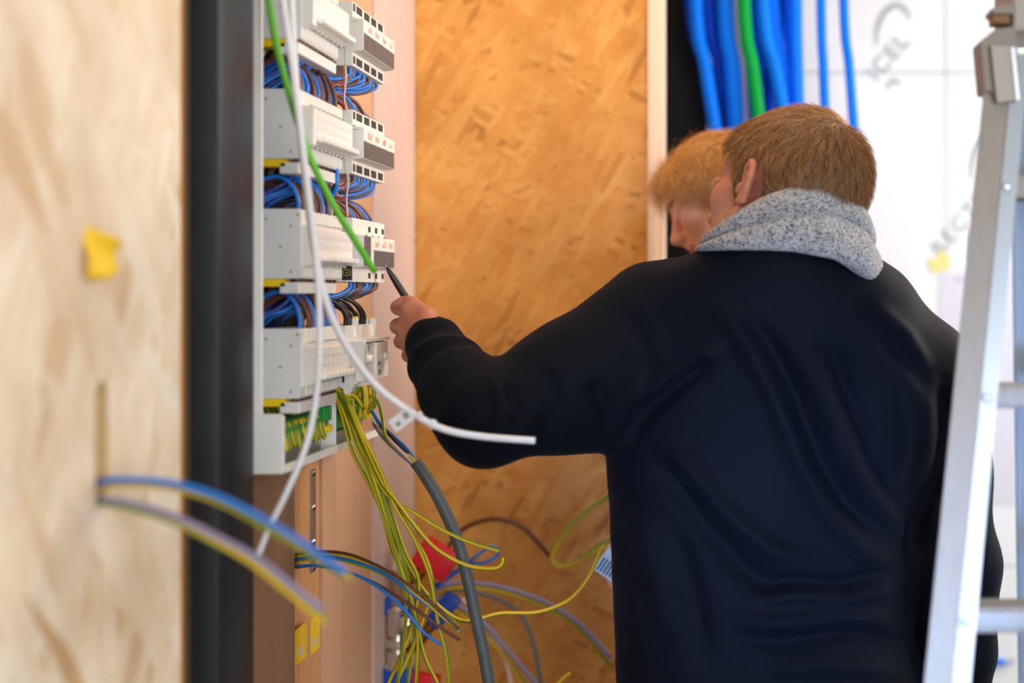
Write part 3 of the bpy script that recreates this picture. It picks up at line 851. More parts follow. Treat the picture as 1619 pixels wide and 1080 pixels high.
for col, pix, m in (('blue', [(588, 650, 2.03), (602, 672, 2.01), (622, 690, 2.0), (645, 712, 1.985), (660, 735, 1.98)], M_bluew),
                    ('black', [(596, 665, 2.02), (610, 682, 2.0), (632, 705, 1.985), (660, 736, 1.98)], M_blackw),
                    ('pale', [(590, 668, 2.03), (605, 684, 2.0), (628, 708, 1.98), (659, 737, 1.98)], M_pinkw),
                    ('grey', [(592, 672, 2.02), (604, 690, 2.0), (626, 712, 1.985), (658, 739, 1.98)], M_greyw)):
    run(f'{col}_core_wire', f'{col} core wire running from the trough into the thick grey cable', None, pix, .0026, m)
run('grey_cable', 'thick grey sheathed cable hanging below the cabinet trough', None, [(657, 731, 1.98), (672, 752, 1.98), (697, 795, 1.985), (722, 852, 1.99), (738, 910, 1.99), (752, 975, 1.99), (765, 1035, 1.99), (775, 1095, 1.99)], .0088, M_sheath, cat='cable', n=14)

# wires leaving the timber wall below the cabinet
for k, (col, m, pix) in enumerate((
    ('brown', M_brown, [(467, 877, 1.93), (500, 872, 1.90), (550, 876, 1.87), (600, 896, 1.85), (640, 920, 1.84), (690, 960, 1.84), (724, 995, 1.84)]),
    ('blue', M_bluew, [(467, 885, 1.93), (510, 880, 1.90), (560, 888, 1.875), (610, 908, 1.86), (660, 945, 1.85), (700, 975, 1.85), (726, 998, 1.85)]),
    ('brown', M_brown, [(467, 897, 1.935), (500, 895, 1.91), (545, 903, 1.88), (600, 926, 1.86), (650, 958, 1.85), (700, 995, 1.85), (727, 1012, 1.85)]),
    ('blue', M_bluew, [(467, 895, 1.93), (510, 895, 1.90), (560, 908, 1.87), (600, 930, 1.855), (640, 965, 1.85), (670, 1000, 1.85), (698, 1020, 1.85)]))):
    lab = ['upper brown wire leaving the timber wall low under the cabinet', 'blue wire in the middle of those leaving the timber wall',
           'lower brown wire leaving the timber wall, its tip farthest right', 'lower blue wire leaving the timber wall, bent lowest'][k]
    run(f'{col}_wire', lab, None, pix, .0022, m)
for k, yy in enumerate((881, 889)):
    run('earth_wire', ['upper', 'lower'][k] + ' yellow and green wire leaving the timber wall with the blue ones', None,
        [(467, yy, 1.93), (510, yy - 6, 1.90), (560, yy + 2, 1.875), (615, yy + 24, 1.86), (665, yy + 58, 1.85), (726, yy + 110, 1.85)], .0022, EG, stripe=True)

# blurred wires from the routed slot in the near board
for k, (lab, m, pix) in enumerate((
    ('upper blue wire bending out of the routed slot in the pale board', M_bluew, [(154, 763, 1.262), (200, 758, 1.255), (270, 764, 1.25), (340, 783, 1.25), (400, 812, 1.25), (470, 853, 1.25), (545, 905, 1.25)]),
    ('upper yellow and green wire bending out of the routed slot in the pale board', EG, [(154, 770, 1.268), (200, 765, 1.262), (270, 771, 1.258), (340, 791, 1.258), (400, 822, 1.258), (470, 864, 1.258), (553, 915, 1.258)]),
    ('lower blue wire bending out of the routed slot in the pale board', M_violet, [(154, 790, 1.262), (200, 795, 1.25), (270, 815, 1.24), (340, 848, 1.24), (400, 879, 1.24), (460, 925, 1.24), (510, 965, 1.24)]),
    ('lower yellow and green wire bending out of the routed slot in the pale board', EG, [(154, 796, 1.268), (200, 802, 1.256), (270, 824, 1.248), (340, 858, 1.248), (400, 892, 1.248), (460, 940, 1.248), (516, 985, 1.248)]),
    ('brown wire lying along the lower blue wire from the slot in the pale board', M_brown, [(154, 792, 1.272), (210, 797, 1.262), (280, 817, 1.255), (340, 846, 1.255), (385, 872, 1.255), (440, 908, 1.255)]))):
    run('slot_wire', lab, None, pix, .0031, m, stripe=isinstance(m, list))

# ================================================================ long cables hanging in front of the cabinet
run('green_cable', 'bright green cable hanging diagonally in front of the cabinet', None, [(416, -60, 1.60), (425, 0, 1.60), (437, 70, 1.605), (458, 150, 1.61), (487, 240, 1.62), (522, 315, 1.64), (560, 378, 1.66), (593, 430, 1.68)], .0042, M_greencable, cat='cable')
zt1 = [(457, -60, 1.60), (460, 0, 1.60), (466, 110, 1.60), (476, 220, 1.60), (488, 330, 1.60), (502, 420, 1.605), (522, 495, 1.61), (556, 560, 1.62), (597, 612, 1.63), (650, 652, 1.64), (700, 678, 1.65), (760, 690, 1.66), (846, 697, 1.67)]
o = run('white_cable', 'white cable sweeping across the cabinet to the right, tied with a white flag tag', None, zt1, .0043, M_whitew, cat='cable', n=12)
tag = thing('cable_tag', 'white flag tie with smudged marking on the sweeping white cable', 'cable tag', P(660, 655, 1.64))
MT = Matrix.Translation(P(636, 663, 1.636)) @ Matrix.Rotation(math.radians(-38), 4, 'Y')
MB().box(-.0155, .0155, -.0005, .0005, -.0085, .0085, bev=.0004, M=MT).build('flag', M_whitew, tag)
b = MB().box(-.010, -.004, -.0009, -.0005, -.004, .001, M=MT).box(.003, .010, -.0009, -.0005, -.003, .005, M=MT)
b.build('handwriting', M_hinge, tag)
MB().lathe([(.0058, -.003), (.0062, 0), (.0058, .003)], Matrix.Translation(P(684, 671, 1.645)) @ Matrix.Rotation(math.radians(115), 4, 'Y'), 12).build('tie_loop', M_whitew, tag, smooth=True)
MB().box(-.004, .004, -.003, .004, -.003, .003, bev=.001, M=Matrix.Translation(P(662, 656, 1.636)) @ Matrix.Rotation(math.radians(-40), 4, 'Y')).build('tie_head', M_whitew, tag)
run('white_cable', 'thin white cable hanging straight down past the trough to its free tip', None, [(440, -60, 1.57), (447, 0, 1.57), (463, 110, 1.57), (478, 230, 1.57), (492, 340, 1.57), (503, 450, 1.57), (505, 560, 1.57), (498, 640, 1.57), (482, 710, 1.56), (450, 785, 1.55), (425, 835, 1.55), (408, 878, 1.55)], .0038, M_whitew, cat='cable', n=12)

# ================================================================ pipework and wires low by the partition
pz = lambda y, D=2.42: P(0, y, D).z
pip = thing('pipe_manifold', 'nickel plated upright pipe fitting with blue handles below the cabinet', 'pipe fitting', (P(628, 0, 2.42).x, 2.42, 0.35))
px_ = P(628, 0, 2.42).x
def L(prof, name, m, n=20, sm=True):
    return MB().lathe([(r, pz(y) ) for r, y in prof], Matrix.Translation((px_, 2.42, 0)), n).build(name, m, pip, smooth=sm)
L([(.012, 900), (.0125, 868), (.010, 866)], 'cap', M_plaster)
L([(.012, 960), (.012, 900)], 'upper_tube', M_plywood_dark)
b = [(.010, 1130), (.010, 1078), (.018, 1076), (.018, 1058), (.022, 1055), (.022, 1045), (.018, 1042), (.019, 1030), (.014, 1026), (.022, 1020), (.022, 1010), (.013, 1006), (.018, 1000), (.018, 968), (.020, 966), (.020, 962), (.012, 957), (.008, 950), (.008, 925)]
L(b, 'valve_body', M_chrome)
b = MB()
for k in range(18):
    a = 2 * math.pi * k / 18
    b.box(px_ + .0232 * math.cos(a) - .0022, px_ + .0232 * math.cos(a) + .0022, 2.42 + .0232 * math.sin(a) - .0022, 2.42 + .0232 * math.sin(a) + .0022, pz(1054), pz(1046))
b.build('knurl', M_chrome, pip)
b = MB().box(px_ - .024, px_ - .006, 2.41, 2.43, pz(972), pz(945), bev=.002).box(px_ + .010, px_ + .032, 2.41, 2.43, pz(985), pz(947), bev=.003)
b.build('blue_handle', M_blueplastic, pip, smooth=True)
MB().box(px_ - .024, px_ + .030, 2.40, 2.425, pz(1085), pz(1052), bev=.003).build('blue_collar', M_blueplastic, pip, smooth=True)
MB().lathe([(.013, 0), (.013, .012), (.010, .016)], Matrix.Translation((px_ + .012, 2.41, pz(985))) @ Matrix.Rotation(math.radians(80), 4, 'Y'), 14).build('side_port', M_chrome, pip, smooth=True)
L([(.012, 1520), (.012, 1130)], 'lower_pipe', M_chrome)
MB().box(-.612, px_, 2.415, 2.425, .5, .51).build('wall_bracket', M_zinc, pip)
# red and blue valves with brass stems
def valve(name, lab, c0, c1, ang, m, w, h, D):
    a = P(*c0, D); c = P(*c1, D)
    t = thing(name, lab, 'valve', a)
    d = (c - a); Lh = d.length
    R = d.to_track_quat('Z', 'Y').to_matrix().to_4x4()
    M = Matrix.Translation(a) @ R
    MB().lathe([(.009, 0), (.009, Lh * .25), (.012, Lh * .27), (.012, Lh * .5), (.009, Lh * .52), (.011, Lh * .6), (.011, Lh)], M, 14).build('brass_stem', M_brass, t, smooth=True)
    Mh = Matrix.Translation(c) @ Matrix.Rotation(math.radians(ang), 4, 'Y')
    hb = MB().box(-w / 2, w / 2, -.014, .014, -h / 2, h / 2, bev=.005, M=Mh)
    hb.box(-w / 2 + .006, w / 2 - .006, -.0175, -.012, -h / 2 + .006, h / 2 - .006, bev=.002, M=Mh)
    for k in range(4):
        hb.box(-w / 2 - .002, -w / 2 + .004, -.010 + k * .0055, -.007 + k * .0055, -h * .4, h * .4, M=Mh)
    hb.build('handle', m, t, smooth=True)
    return t
valve('red_valve', 'red valve handle on a brass stem by the fibreboard partition', (640, 925), (690, 884), 33, M_redplastic, .068, .056, 2.40)
valve('blue_valve', 'blue lever valve on a brass stem low by the partition', (646, 1032), (702, 965), 38, M_blueplastic, .030, .066, 2.44)
valve('red_valve', 'second red valve just above the lower photo edge', (640, 1095), (672, 1082), 10, M_redplastic, .05, .04, 2.42)
run('blue_wire', 'blue wire loop standing right of the grey cable', None, [(688, 925, 2.43), (735, 893, 2.40), (752, 880, 2.38), (775, 865, 2.38), (788, 870, 2.38), (785, 880, 2.38), (765, 890, 2.38), (738, 894, 2.40), (690, 930, 2.43)], .003, M_bluew)
run('violet_wire', 'upper grey violet wire arching toward the right along the partition', None, [(675, 945, 2.46), (700, 926, 2.46), (740, 921, 2.46), (800, 930, 2.46), (870, 955, 2.46), (920, 990, 2.46), (965, 1040, 2.46)], .0042, M_violet)
run('earth_wire', 'yellow and green wire under the upper grey violet arch by the partition', None, [(675, 955, 2.47), (705, 934, 2.47), (745, 930, 2.47), (800, 938, 2.47), (870, 964, 2.47), (920, 1000, 2.47), (965, 1052, 2.47)], .0036, EG, stripe=True)
run('violet_wire', 'lower grey violet wire falling steeply to the lower edge by the partition', None, [(680, 945, 2.44), (720, 955, 2.44), (765, 985, 2.44), (805, 1030, 2.44), (850, 1085, 2.44)], .0042, M_violet)
run('earth_wire', 'yellow and green wire beside the lower grey violet wire', None, [(678, 952, 2.45), (716, 964, 2.45), (760, 996, 2.45), (800, 1042, 2.45), (835, 1090, 2.45)], .0036, EG, stripe=True)
run('grey_wire', 'grey wire arching down behind the thick grey cable', None, [(700, 930, 2.48), (760, 938, 2.48), (812, 962, 2.48), (840, 1005, 2.48), (856, 1085, 2.48)], .0042, M_greyw)
run('white_wire', 'white flat wire slanting behind the thick grey cable', None, [(700, 940, 2.50), (740, 955, 2.50), (775, 1000, 2.50), (800, 1050, 2.50), (808, 1085, 2.50)], .0046, M_pinkw)
run('brown_wire', 'brown wire arching in front of the fibreboard partition', None, [(705, 870, 2.55), (730, 838, 2.55), (775, 821, 2.55), (820, 830, 2.55), (848, 855, 2.55), (870, 880, 2.56)], .0045, M_brown)
run('earth_wire', 'thick yellow and green loop in front of the partition beside the navy sweater', None, [(985, 765, 2.5), (960, 785, 2.5), (920, 815, 2.5), (888, 850, 2.5), (873, 880, 2.5), (885, 896, 2.5), (915, 887, 2.5), (950, 862, 2.5), (990, 845, 2.5)], .0052, EG, stripe=True)
run('earth_wire', 'short yellow wire tip rising from the lower photo edge', None, [(868, 1100, 2.2), (885, 1078, 2.2), (901, 1064, 2.2)], .003, [M_yelw, M_yellow_g], stripe=True)

# ================================================================ conduits hanging from the ceiling
CG = 'blue conduits hanging from the ceiling'
cond = [  # (top px at y=0, bottom px at y=260), depth, mat, label
    (1100, 1139, 2.90, M_conduit, 'leftmost bright blue conduit hanging from the ceiling'),
    (1118, 1164, 2.97, M_conduit_dark, 'dark blue conduit second from the left'),
    (1146, 1168, 2.91, M_conduit, 'bright blue conduit left of the green one'),
    (1166, 1188, 2.99, M_conduit_dark, 'dark blue conduit directly behind the green one'),
    (1178, 1184, 3.02, M_conduit_dark, 'dark blue conduit crossing behind the pack'),
    (1206, 1254, 2.90, M_conduit, 'bright blue conduit slanting right of the green one'),
    (1222, 1252, 2.94, M_conduit, 'second bright blue conduit slanting right of the green one'),
    (1240, 1200, 3.00, M_conduit_dark, 'dark blue conduit slanting left behind the pack'),
    (1250, 1262, 2.96, M_conduit, 'bright blue conduit at the right of the pack'),
    (1258, 1264, 2.92, M_conduit, 'rightmost bright blue conduit of the pack'),
    (1298, 1307, 2.92, M_conduit, 'single blue conduit right of the pack'),
    (1334, 1354, 2.92, M_conduit, 'single blue conduit farthest right above the head'),
    (1176, 1208, 2.88, M_conduit_green, 'only green conduit among the blue ones'),
    (1092, 1150, 3.02, M_conduit_dark, 'dark blue conduit at the back left of the pack'),
    (1132, 1150, 3.05, M_conduit, 'bright blue conduit at the back behind the left gap'),
    (1160, 1214, 3.06, M_conduit_dark, 'dark blue conduit slanting right behind the green one'),
    (1192, 1230, 3.04, M_conduit, 'bright blue conduit at the back right of the green one'),
    (1212, 1226, 3.08, M_conduit_dark, 'dark blue conduit in the middle back of the pack'),
    (1232, 1240, 3.03, M_conduit_dark, 'dark blue conduit at the back near the right of the pack'),
    (1162, 1182, 2.95, M_conduit_grey, 'pale grey conduit among the blue ones'),
]
for k, (a, c, D, m, lab) in enumerate(cond):
    r = .0145 if k not in (10, 11) and m != M_conduit_grey else (.0105 if m != M_conduit_grey else .009)
    if k == 2: r = .0175
    bend = (rw.uniform(-5, 5))
    top = P(a + (a - c) * .25, -70, D); top2 = Vector((top.x - (P(c, 0, D).x - P(a, 0, D).x) * .1, D, 2.745))
    pts = [top2, P(a, 0, D), P(a * .55 + c * .45 + bend * .4, 110, D), P(c, 260, D), P(c + (c - a) * .5, 420, D), P(c + (c - a) * .8, 700, D), P(c + (c - a) * 1.0, 1000, D)]
    wire({M_conduit_green: 'green_conduit', M_conduit_grey: 'grey_conduit'}.get(m, 'blue_conduit'), lab, None if m in (M_conduit_green, M_conduit_grey) else CG, pts, r, m, cat='conduit', n=14)
# ================================================================ step ladder
lad = thing('step_ladder', 'worn aluminium step ladder standing close at the right edge', 'ladder', (.3, 1.3, 0))
topD, botD = 1.60, 1.45
T0 = P(1596, 60, topD); T1 = P(1497, 1080, botD)
dirv = (T1 - T0) / (T0.z - T1.z)          # per metre of fall
def onstile(z): return T0 + dirv * (T0.z - z)
def frame(z, w, d, off=(0, 0)):
    c = onstile(z)
    return c
def bar(z0, z1, x0, x1, y0, y1, w0=1.0, w1=1.0):
    """box following the stile; x/y offsets about its axis"""
    b = []
    for z, w in ((z0, w0), (z1, w1)):
        c = onstile(z)
        b.append([Vector((c.x + x * w, c.y + y, z)) for x, y in ((x0, y0), (x1, y0), (x1, y1), (x0, y1))])
    V = b[0] + b[1]
    return V, [[3, 2, 1, 0], [4, 5, 6, 7], [0, 1, 5, 4], [1, 2, 6, 5], [2, 3, 7, 6], [3, 0, 4, 7]]
zt = T0.z - .02
b = MB()
b.add(*bar(0.015, zt, -.024, .006, -.002, .002))          # outer web seen from the front left
b.build('stile', M_alu, lad)
b = MB()
b.add(*bar(0.015, zt, .006, .0245, -.004, -.001))
b.add(*bar(0.015, zt, .0205, .0245, -.001, .050))
b.add(*bar(0.015, zt, .006, .0095, -.001, .050))
b.build('stile_flange', M_alu_bright, lad)
b = MB(); b.add(*bar(0.0, .03, -.03, .03, -.008, .055)); b.build('rubber_foot', M_black, lad)
WID = .36
off2 = lambda z: Vector((WID + (T0.z - z) * .25, 0, 0))
def bar2(z0, z1, x0, x1, y0, y1):
    V, Fc = bar(z0, z1, x0, x1, y0, y1)
    return [v + off2(v.z) for v in V], Fc
b = MB(); b.add(*bar2(.015, zt, -.006, .024, -.002, .002)); b.add(*bar2(.015, zt, -.0245, -.006, -.004, -.001)); b.add(*bar2(.015, zt, -.0245, -.0205, -.001, .05))
b.build('stile', M_alu, lad)
b = MB(); b.add(*bar2(0, .03, -.03, .03, -.008, .055)); b.build('rubber_foot', M_black, lad)
zr1 = P(0, 628, 1.515).z; zr2 = P(0, 984, 1.46).z; dz = zr1 - zr2
for k in range(-1, 6):
    z = zr1 - k * dz
    if z < .1: continue
    a = onstile(z); c = a + off2(z)
    th = .0125
    b = MB().box(a.x + .012, c.x - .012, a.y - .002, a.y + .055, z - th, z + th, bev=.003)
    for q in range(4): b.box(a.x + .02, c.x - .02, a.y + .004 + q * .013, a.y + .009 + q * .013, z + th, z + th + .0016)
    b.build('rung', M_alu, lad, smooth=True)
    MB().lathe([(.006, 0), (.006, .002), (.003, .003)], Matrix.Translation((a.x + .013, a.y - .004, z)) @ Matrix.Rotation(math.pi / 2, 4, 'X'), 10).build('rivet', M_alu_bright, lad)
# hinge head
def Q(x, y, D=1.585): v = P(x, y, D); return (v.x, v.z)
b = MB().prism([Q(1549, 66), Q(1572, 48), Q(1602, 44), Q(1606, 68), Q(1611, 158), Q(1576, 164), Q(1567, 146), Q(1556, 144)], 1.578, 1.63)
b.build('hinge_plate', M_hinge, lad)
b = MB().prism([Q(1566, 72, 1.574), Q(1599, 74, 1.574), Q(1606, 158, 1.574), Q(1576, 163, 1.574)], 1.571, 1.5775)
b.build('hinge_cover', M_alu, lad)
b = MB().prism([Q(1597, 76, 1.574), Q(1603, 76, 1.574), Q(1611, 158, 1.574), Q(1606, 160, 1.574)], 1.569, 1.5775); b.build('cover_edge', M_alu_bright, lad)
b = MB().prism([Q(1568, 26, 1.60), Q(1594, 26, 1.60), Q(1594, 40, 1.60), Q(1569, 38, 1.60)], 1.59, 1.62); b.build('wood_wedge', M_cork, lad)
b = MB().prism([Q(1565, 17, 1.60), Q(1580, 10, 1.60), Q(1600, 12, 1.60), Q(1600, 25, 1.60), Q(1568, 24, 1.60)], 1.588, 1.63); b.build('platform_lip', M_hinge, lad)
b = MB().box(P(1598, 0, 1.60).x, T0.x + .40, 1.592, 1.70, P(0, 52, 1.6).z, P(0, -60, 1.6).z, bev=.004); b.build('platform_block', M_alu, lad)
# rear legs
def leg(dx):
    a = Vector((T0.x + .030 + dx, 1.64, T0.z - .02)); e = Vector((T0.x + .135 + dx * 1.25, 2.02, 0.0))
    d = (e - a); R = d.to_track_quat('Z', 'Y').to_matrix().to_4x4(); M = Matrix.Translation(a) @ R
    bb = MB().box(-.020, .020, -.002, .002, 0, d.length, M=M).box(-.020, -.017, -.03, -.002, 0, d.length, M=M).box(.017, .020, -.03, -.002, 0, d.length, M=M)
    bb.build('rear_leg', M_alu_bright, lad)
leg(0.0); leg(.36)
# ================================================================ people: signed distance fields turned into meshes
class Field:
    def __init__(s, lo, hi, h):
        s.lo = np.array(lo, np.float32); s.h = h
        s.n = [int(math.ceil((hi[k] - lo[k]) / h)) + 1 for k in range(3)]
        s.ax = [s.lo[k] + h * np.arange(s.n[k], dtype=np.float32) for k in range(3)]
        s.D = np.full(s.n, 0.25, np.float32)
    def sub(s, lo, hi):
        sl = []
        for k in range(3):
            a = int(np.clip(math.floor((lo[k] - s.lo[k]) / s.h), 0, s.n[k])); b = int(np.clip(math.ceil((hi[k] - s.lo[k]) / s.h) + 1, 0, s.n[k]))
            if b <= a: return None
            sl.append(slice(a, b))
        X = s.ax[0][sl[0]][:, None, None]; Y = s.ax[1][sl[1]][None, :, None]; Z = s.ax[2][sl[2]][None, None, :]
        return tuple(sl), X, Y, Z
    def comb(s, sl, d, k, cut=False):
        a = s.D[sl]
        if cut:
            d = -d
            h = np.clip(.5 - .5 * (d - a) / k, 0, 1); s.D[sl] = d * (1 - h) * 1 + a * h + k * h * (1 - h) if False else np.maximum(a, d) + np.maximum(k - np.abs(a - d), 0) ** 2 / (4 * k)
        else:
            s.D[sl] = np.minimum(a, d) - np.maximum(k - np.abs(a - d), 0) ** 2 / (4 * k)
    def rc(s, a, b, ra, rb, k=.01, cut=False):
        a = Vector(a); b = Vector(b); m = max(ra, rb) + 2.5 * k + .01
        g = s.sub([min(a[i], b[i]) - m for i in range(3)], [max(a[i], b[i]) + m for i in range(3)])
        if g is None: return
        sl, X, Y, Z = g
        ba = b - a; L2 = max(ba.length_squared, 1e-12)
        px, py, pz = X - a.x, Y - a.y, Z - a.z
        t = np.clip((px * ba.x + py * ba.y + pz * ba.z) / L2, 0, 1)
        d = np.sqrt((px - t * ba.x) ** 2 + (py - t * ba.y) ** 2 + (pz - t * ba.z) ** 2) - (ra + (rb - ra) * t)
        s.comb(sl, d, k, cut)
    def chain(s, pts, rs, k=.01):
        for i in range(len(pts) - 1): s.rc(pts[i], pts[i + 1], rs[i], rs[i + 1], k)
    def ell(s, c, r, R=None, k=.01, cut=False):
        c = Vector(c); m = max(r) + 2.5 * k + .01
        g = s.sub([c[i] - m for i in range(3)], [c[i] + m for i in range(3)])
        if g is None: return
        sl, X, Y, Z = g
        p = [X - c.x, Y - c.y, Z - c.z]
        if R is not None: q = [R[0][i] * p[0] + R[1][i] * p[1] + R[2][i] * p[2] for i in range(3)]
        else: q = p
        k0 = np.sqrt((q[0] / r[0]) ** 2 + (q[1] / r[1]) ** 2 + (q[2] / r[2]) ** 2)
        k1 = np.sqrt((q[0] / r[0] ** 2) ** 2 + (q[1] / r[1] ** 2) ** 2 + (q[2] / r[2] ** 2) ** 2)
        d = k0 * (k0 - 1) / np.maximum(k1, 1e-6)
        s.comb(sl, d, k, cut)
    def torus(s, c, axis, R, r, k=.01, cut=False):
        c = Vector(c); axis = Vector(axis).normalized(); m = R + r + 2.5 * k + .01
        g = s.sub([c[i] - m for i in range(3)], [c[i] + m for i in range(3)])
        if g is None: return
        sl, X, Y, Z = g
        p = [X - c.x, Y - c.y, Z - c.z]
        h = p[0] * axis.x + p[1] * axis.y + p[2] * axis.z
        rho = np.sqrt(np.maximum(p[0] ** 2 + p[1] ** 2 + p[2] ** 2 - h ** 2, 0))
        s.comb(sl, np.sqrt((rho - R) ** 2 + h ** 2) - r, k, cut)
    def loft(s, tab, n=2.4, k=.02):
        """tab rows: z, cx, cy, a, b"""
        tab = sorted(tab); T = np.array(tab, np.float32)
        z = s.ax[2]
        # smooth interpolation
        def ip(col):
            zz = T[:, 0]; f = np.interp(z, zz, T[:, col])
            ker = max(1, int(.02 / s.h)); 
            fp = np.pad(f, ker, mode='edge'); return np.convolve(fp, np.ones(2 * ker + 1) / (2 * ker + 1), 'valid')
        cx, cy, a, b = (ip(i).astype(np.float32)[None, None, :] for i in (1, 2, 3, 4))
        X = s.ax[0][:, None, None]; Y = s.ax[1][None, :, None]
        q = (np.abs((X - cx) / a) ** n + np.abs((Y - cy) / b) ** n) ** (1 / n)
        d = (q - 1) * np.minimum(a, b)
        zc = z[None, None, :]
        d = np.maximum(d, np.maximum(zc - T[-1, 0], T[0, 0] - zc))
        s.comb((slice(None),) * 3, d, k)
    def mesh(s):
        D = s.D; ins = D < 0
        n = s.n
        c = [ins[i:n[0] - 1 + i, j:n[1] - 1 + j, k:n[2] - 1 + k] for i in (0, 1) for j in (0, 1) for k in (0, 1)]
        cnt = sum(x.astype(np.int8) for x in c)
        act = (cnt > 0) & (cnt < 8)
        idx = np.full(act.shape, -1, np.int64)
        I = np.argwhere(act); idx[act] = np.arange(len(I))
        corners = np.array([(i, j, k) for i in (0, 1) for j in (0, 1) for k in (0, 1)])
        vals = np.stack([D[I[:, 0] + q[0], I[:, 1] + q[1], I[:, 2] + q[2]] for q in corners], 1)
        acc = np.zeros((len(I), 3), np.float64); w = np.zeros(len(I))
        for e0 in range(8):
            for e1 in range(e0 + 1, 8):
                if np.abs(corners[e0] - corners[e1]).sum() != 1: continue
                v0, v1 = vals[:, e0], vals[:, e1]
                m = (v0 < 0) != (v1 < 0)
                t = np.where(m, v0 / np.where(np.abs(v0 - v1) < 1e-9, 1, v0 - v1), 0)
                acc += np.where(m[:, None], corners[e0] + t[:, None] * (corners[e1] - corners[e0]), 0); w += m
        V = (I + acc / w[:, None]) * s.h + s.lo
        Fs = []
        for ax in range(3):
            o = [i for i in range(3) if i != ax]
            a_ = [slice(None)] * 3; b_ = [slice(None)] * 3
            a_[ax] = slice(0, n[ax] - 1); b_[ax] = slice(1, n[ax])
            m = ins[tuple(a_)] != ins[tuple(b_)]
            E = np.argwhere(m)
            ok = (E[:, o[0]] > 0) & (E[:, o[1]] > 0) & (E[:, o[0]] < n[o[0]] - 1) & (E[:, o[1]] < n[o[1]] - 1)
            E = E[ok]
            flip = ins[tuple(a_)][E[:, 0], E[:, 1], E[:, 2]]
            def cell(d0, d1):
                q = E.copy(); q[:, o[0]] -= d0; q[:, o[1]] -= d1
                return idx[q[:, 0], q[:, 1], q[:, 2]]
            Q = np.stack([cell(0, 0), cell(1, 0), cell(1, 1), cell(0, 1)], 1)
            if ax == 1: flip = ~flip
            Q[~flip] = Q[~flip][:, ::-1]
            Fs.append(Q)
        return V, np.concatenate(Fs)

def vnormals(V, Q):
    fn = np.cross(V[Q[:, 2]] - V[Q[:, 0]], V[Q[:, 3]] - V[Q[:, 1]])
    N = np.zeros_like(V)
    for k in range(4): np.add.at(N, Q[:, k], fn)
    return N / np.maximum(np.linalg.norm(N, axis=1, keepdims=True), 1e-12)

def smoothV(V, Q, it=2, lam=.5):
    for _ in range(it):
        A = np.zeros_like(V); c = np.zeros(len(V))
        for k in range(4):
            np.add.at(A, Q[:, k], V[Q[:, (k + 1) % 4]]); np.add.at(A, Q[:, k], V[Q[:, (k + 3) % 4]]); np.add.at(c, Q[:, k], 2)
        V = V + lam * (A / c[:, None] - V)
    return V

def np_mesh(name, V, Q, mi=None, smooth=True):
    me = bpy.data.meshes.new(name)
    me.vertices.add(len(V)); me.vertices.foreach_set('co', np.asarray(V, np.float32).ravel())
    k = Q.shape[1]
    me.loops.add(len(Q) * k); me.loops.foreach_set('vertex_index', Q.astype(np.int32).ravel())
    me.polygons.add(len(Q)); me.polygons.foreach_set('loop_start', np.arange(0, len(Q) * k, k, dtype=np.int32))
    if mi is not None: me.polygons.foreach_set('material_index', np.asarray(mi, np.int32))
    if smooth: me.polygons.foreach_set('use_smooth', np.ones(len(Q), bool))
    me.update(calc_edges=True); me.validate()
    return me

M_skin = mat('skin', rgb(184, 118, 92), 0.5, spec=0.35, var=0.10, vscale=70, bump=0.25, bscale=500, sss=0.12)
M_skin2 = mat('skin_fair', rgb(240, 178, 150), 0.48, spec=0.35, var=0.08, vscale=60, bump=0.2, bscale=500, sss=0.12)
M_lip = mat('lips', rgb(188, 104, 92), 0.45)
M_stubble = M_skin
M_scalp = mat('scalp', rgb(112, 80, 54), 0.7)
M_scalp2 = mat('scalp_ginger', rgb(146, 92, 42), 0.7)
M_eye = mat('eye_white', rgb(226, 220, 214), 0.15)
M_iris = mat('eye_iris', rgb(40, 44, 44), 0.1)

def hairmat(name, c0, c1, c2, rough=.42):
    m = bpy.data.materials.new(name); m.use_nodes = True
    nt = m.node_tree; N = nt.nodes; L = nt.links; b = N['Principled BSDF']
    at = N.new('ShaderNodeAttribute'); at.attribute_name = 'tone'
    cr = N.new('ShaderNodeValToRGB'); e = cr.color_ramp.elements
    e[0].color = c0; e[1].color = c2; q = e.new(.5); q.color = c1
    L.new(at.outputs['Fac'], cr.inputs[0]); L.new(cr.outputs[0], b.inputs['Base Color'])
    b.inputs['Roughness'].default_value = rough; b.inputs['Specular IOR Level'].default_value = .5
    return m
M_hair = hairmat('short_brown_hair', rgb(76, 50, 30), rgb(170, 118, 66), rgb(236, 192, 136))
M_hair2 = hairmat('ginger_hair', rgb(160, 92, 36), rgb(234, 168, 86), rgb(255, 224, 150))

def rotation(theta, pitch, roll):
    th, p, r = (math.radians(a) for a in (theta, pitch, roll))
    f = Vector((math.cos(th), math.sin(th), 0)); l = Vector((-math.sin(th), math.cos(th), 0)); u = Vector((0, 0, 1))
    f2 = f * math.cos(p) - u * math.sin(p); u2 = u * math.cos(p) + f * math.sin(p)      # pitch > 0 looks down
    l3 = l * math.cos(r) + u2 * math.sin(r); u3 = u2 * math.cos(r) - l * math.sin(r)    # roll > 0 tilts to the right (left ear up)
    return Matrix((f2, l3, u3)).transposed()

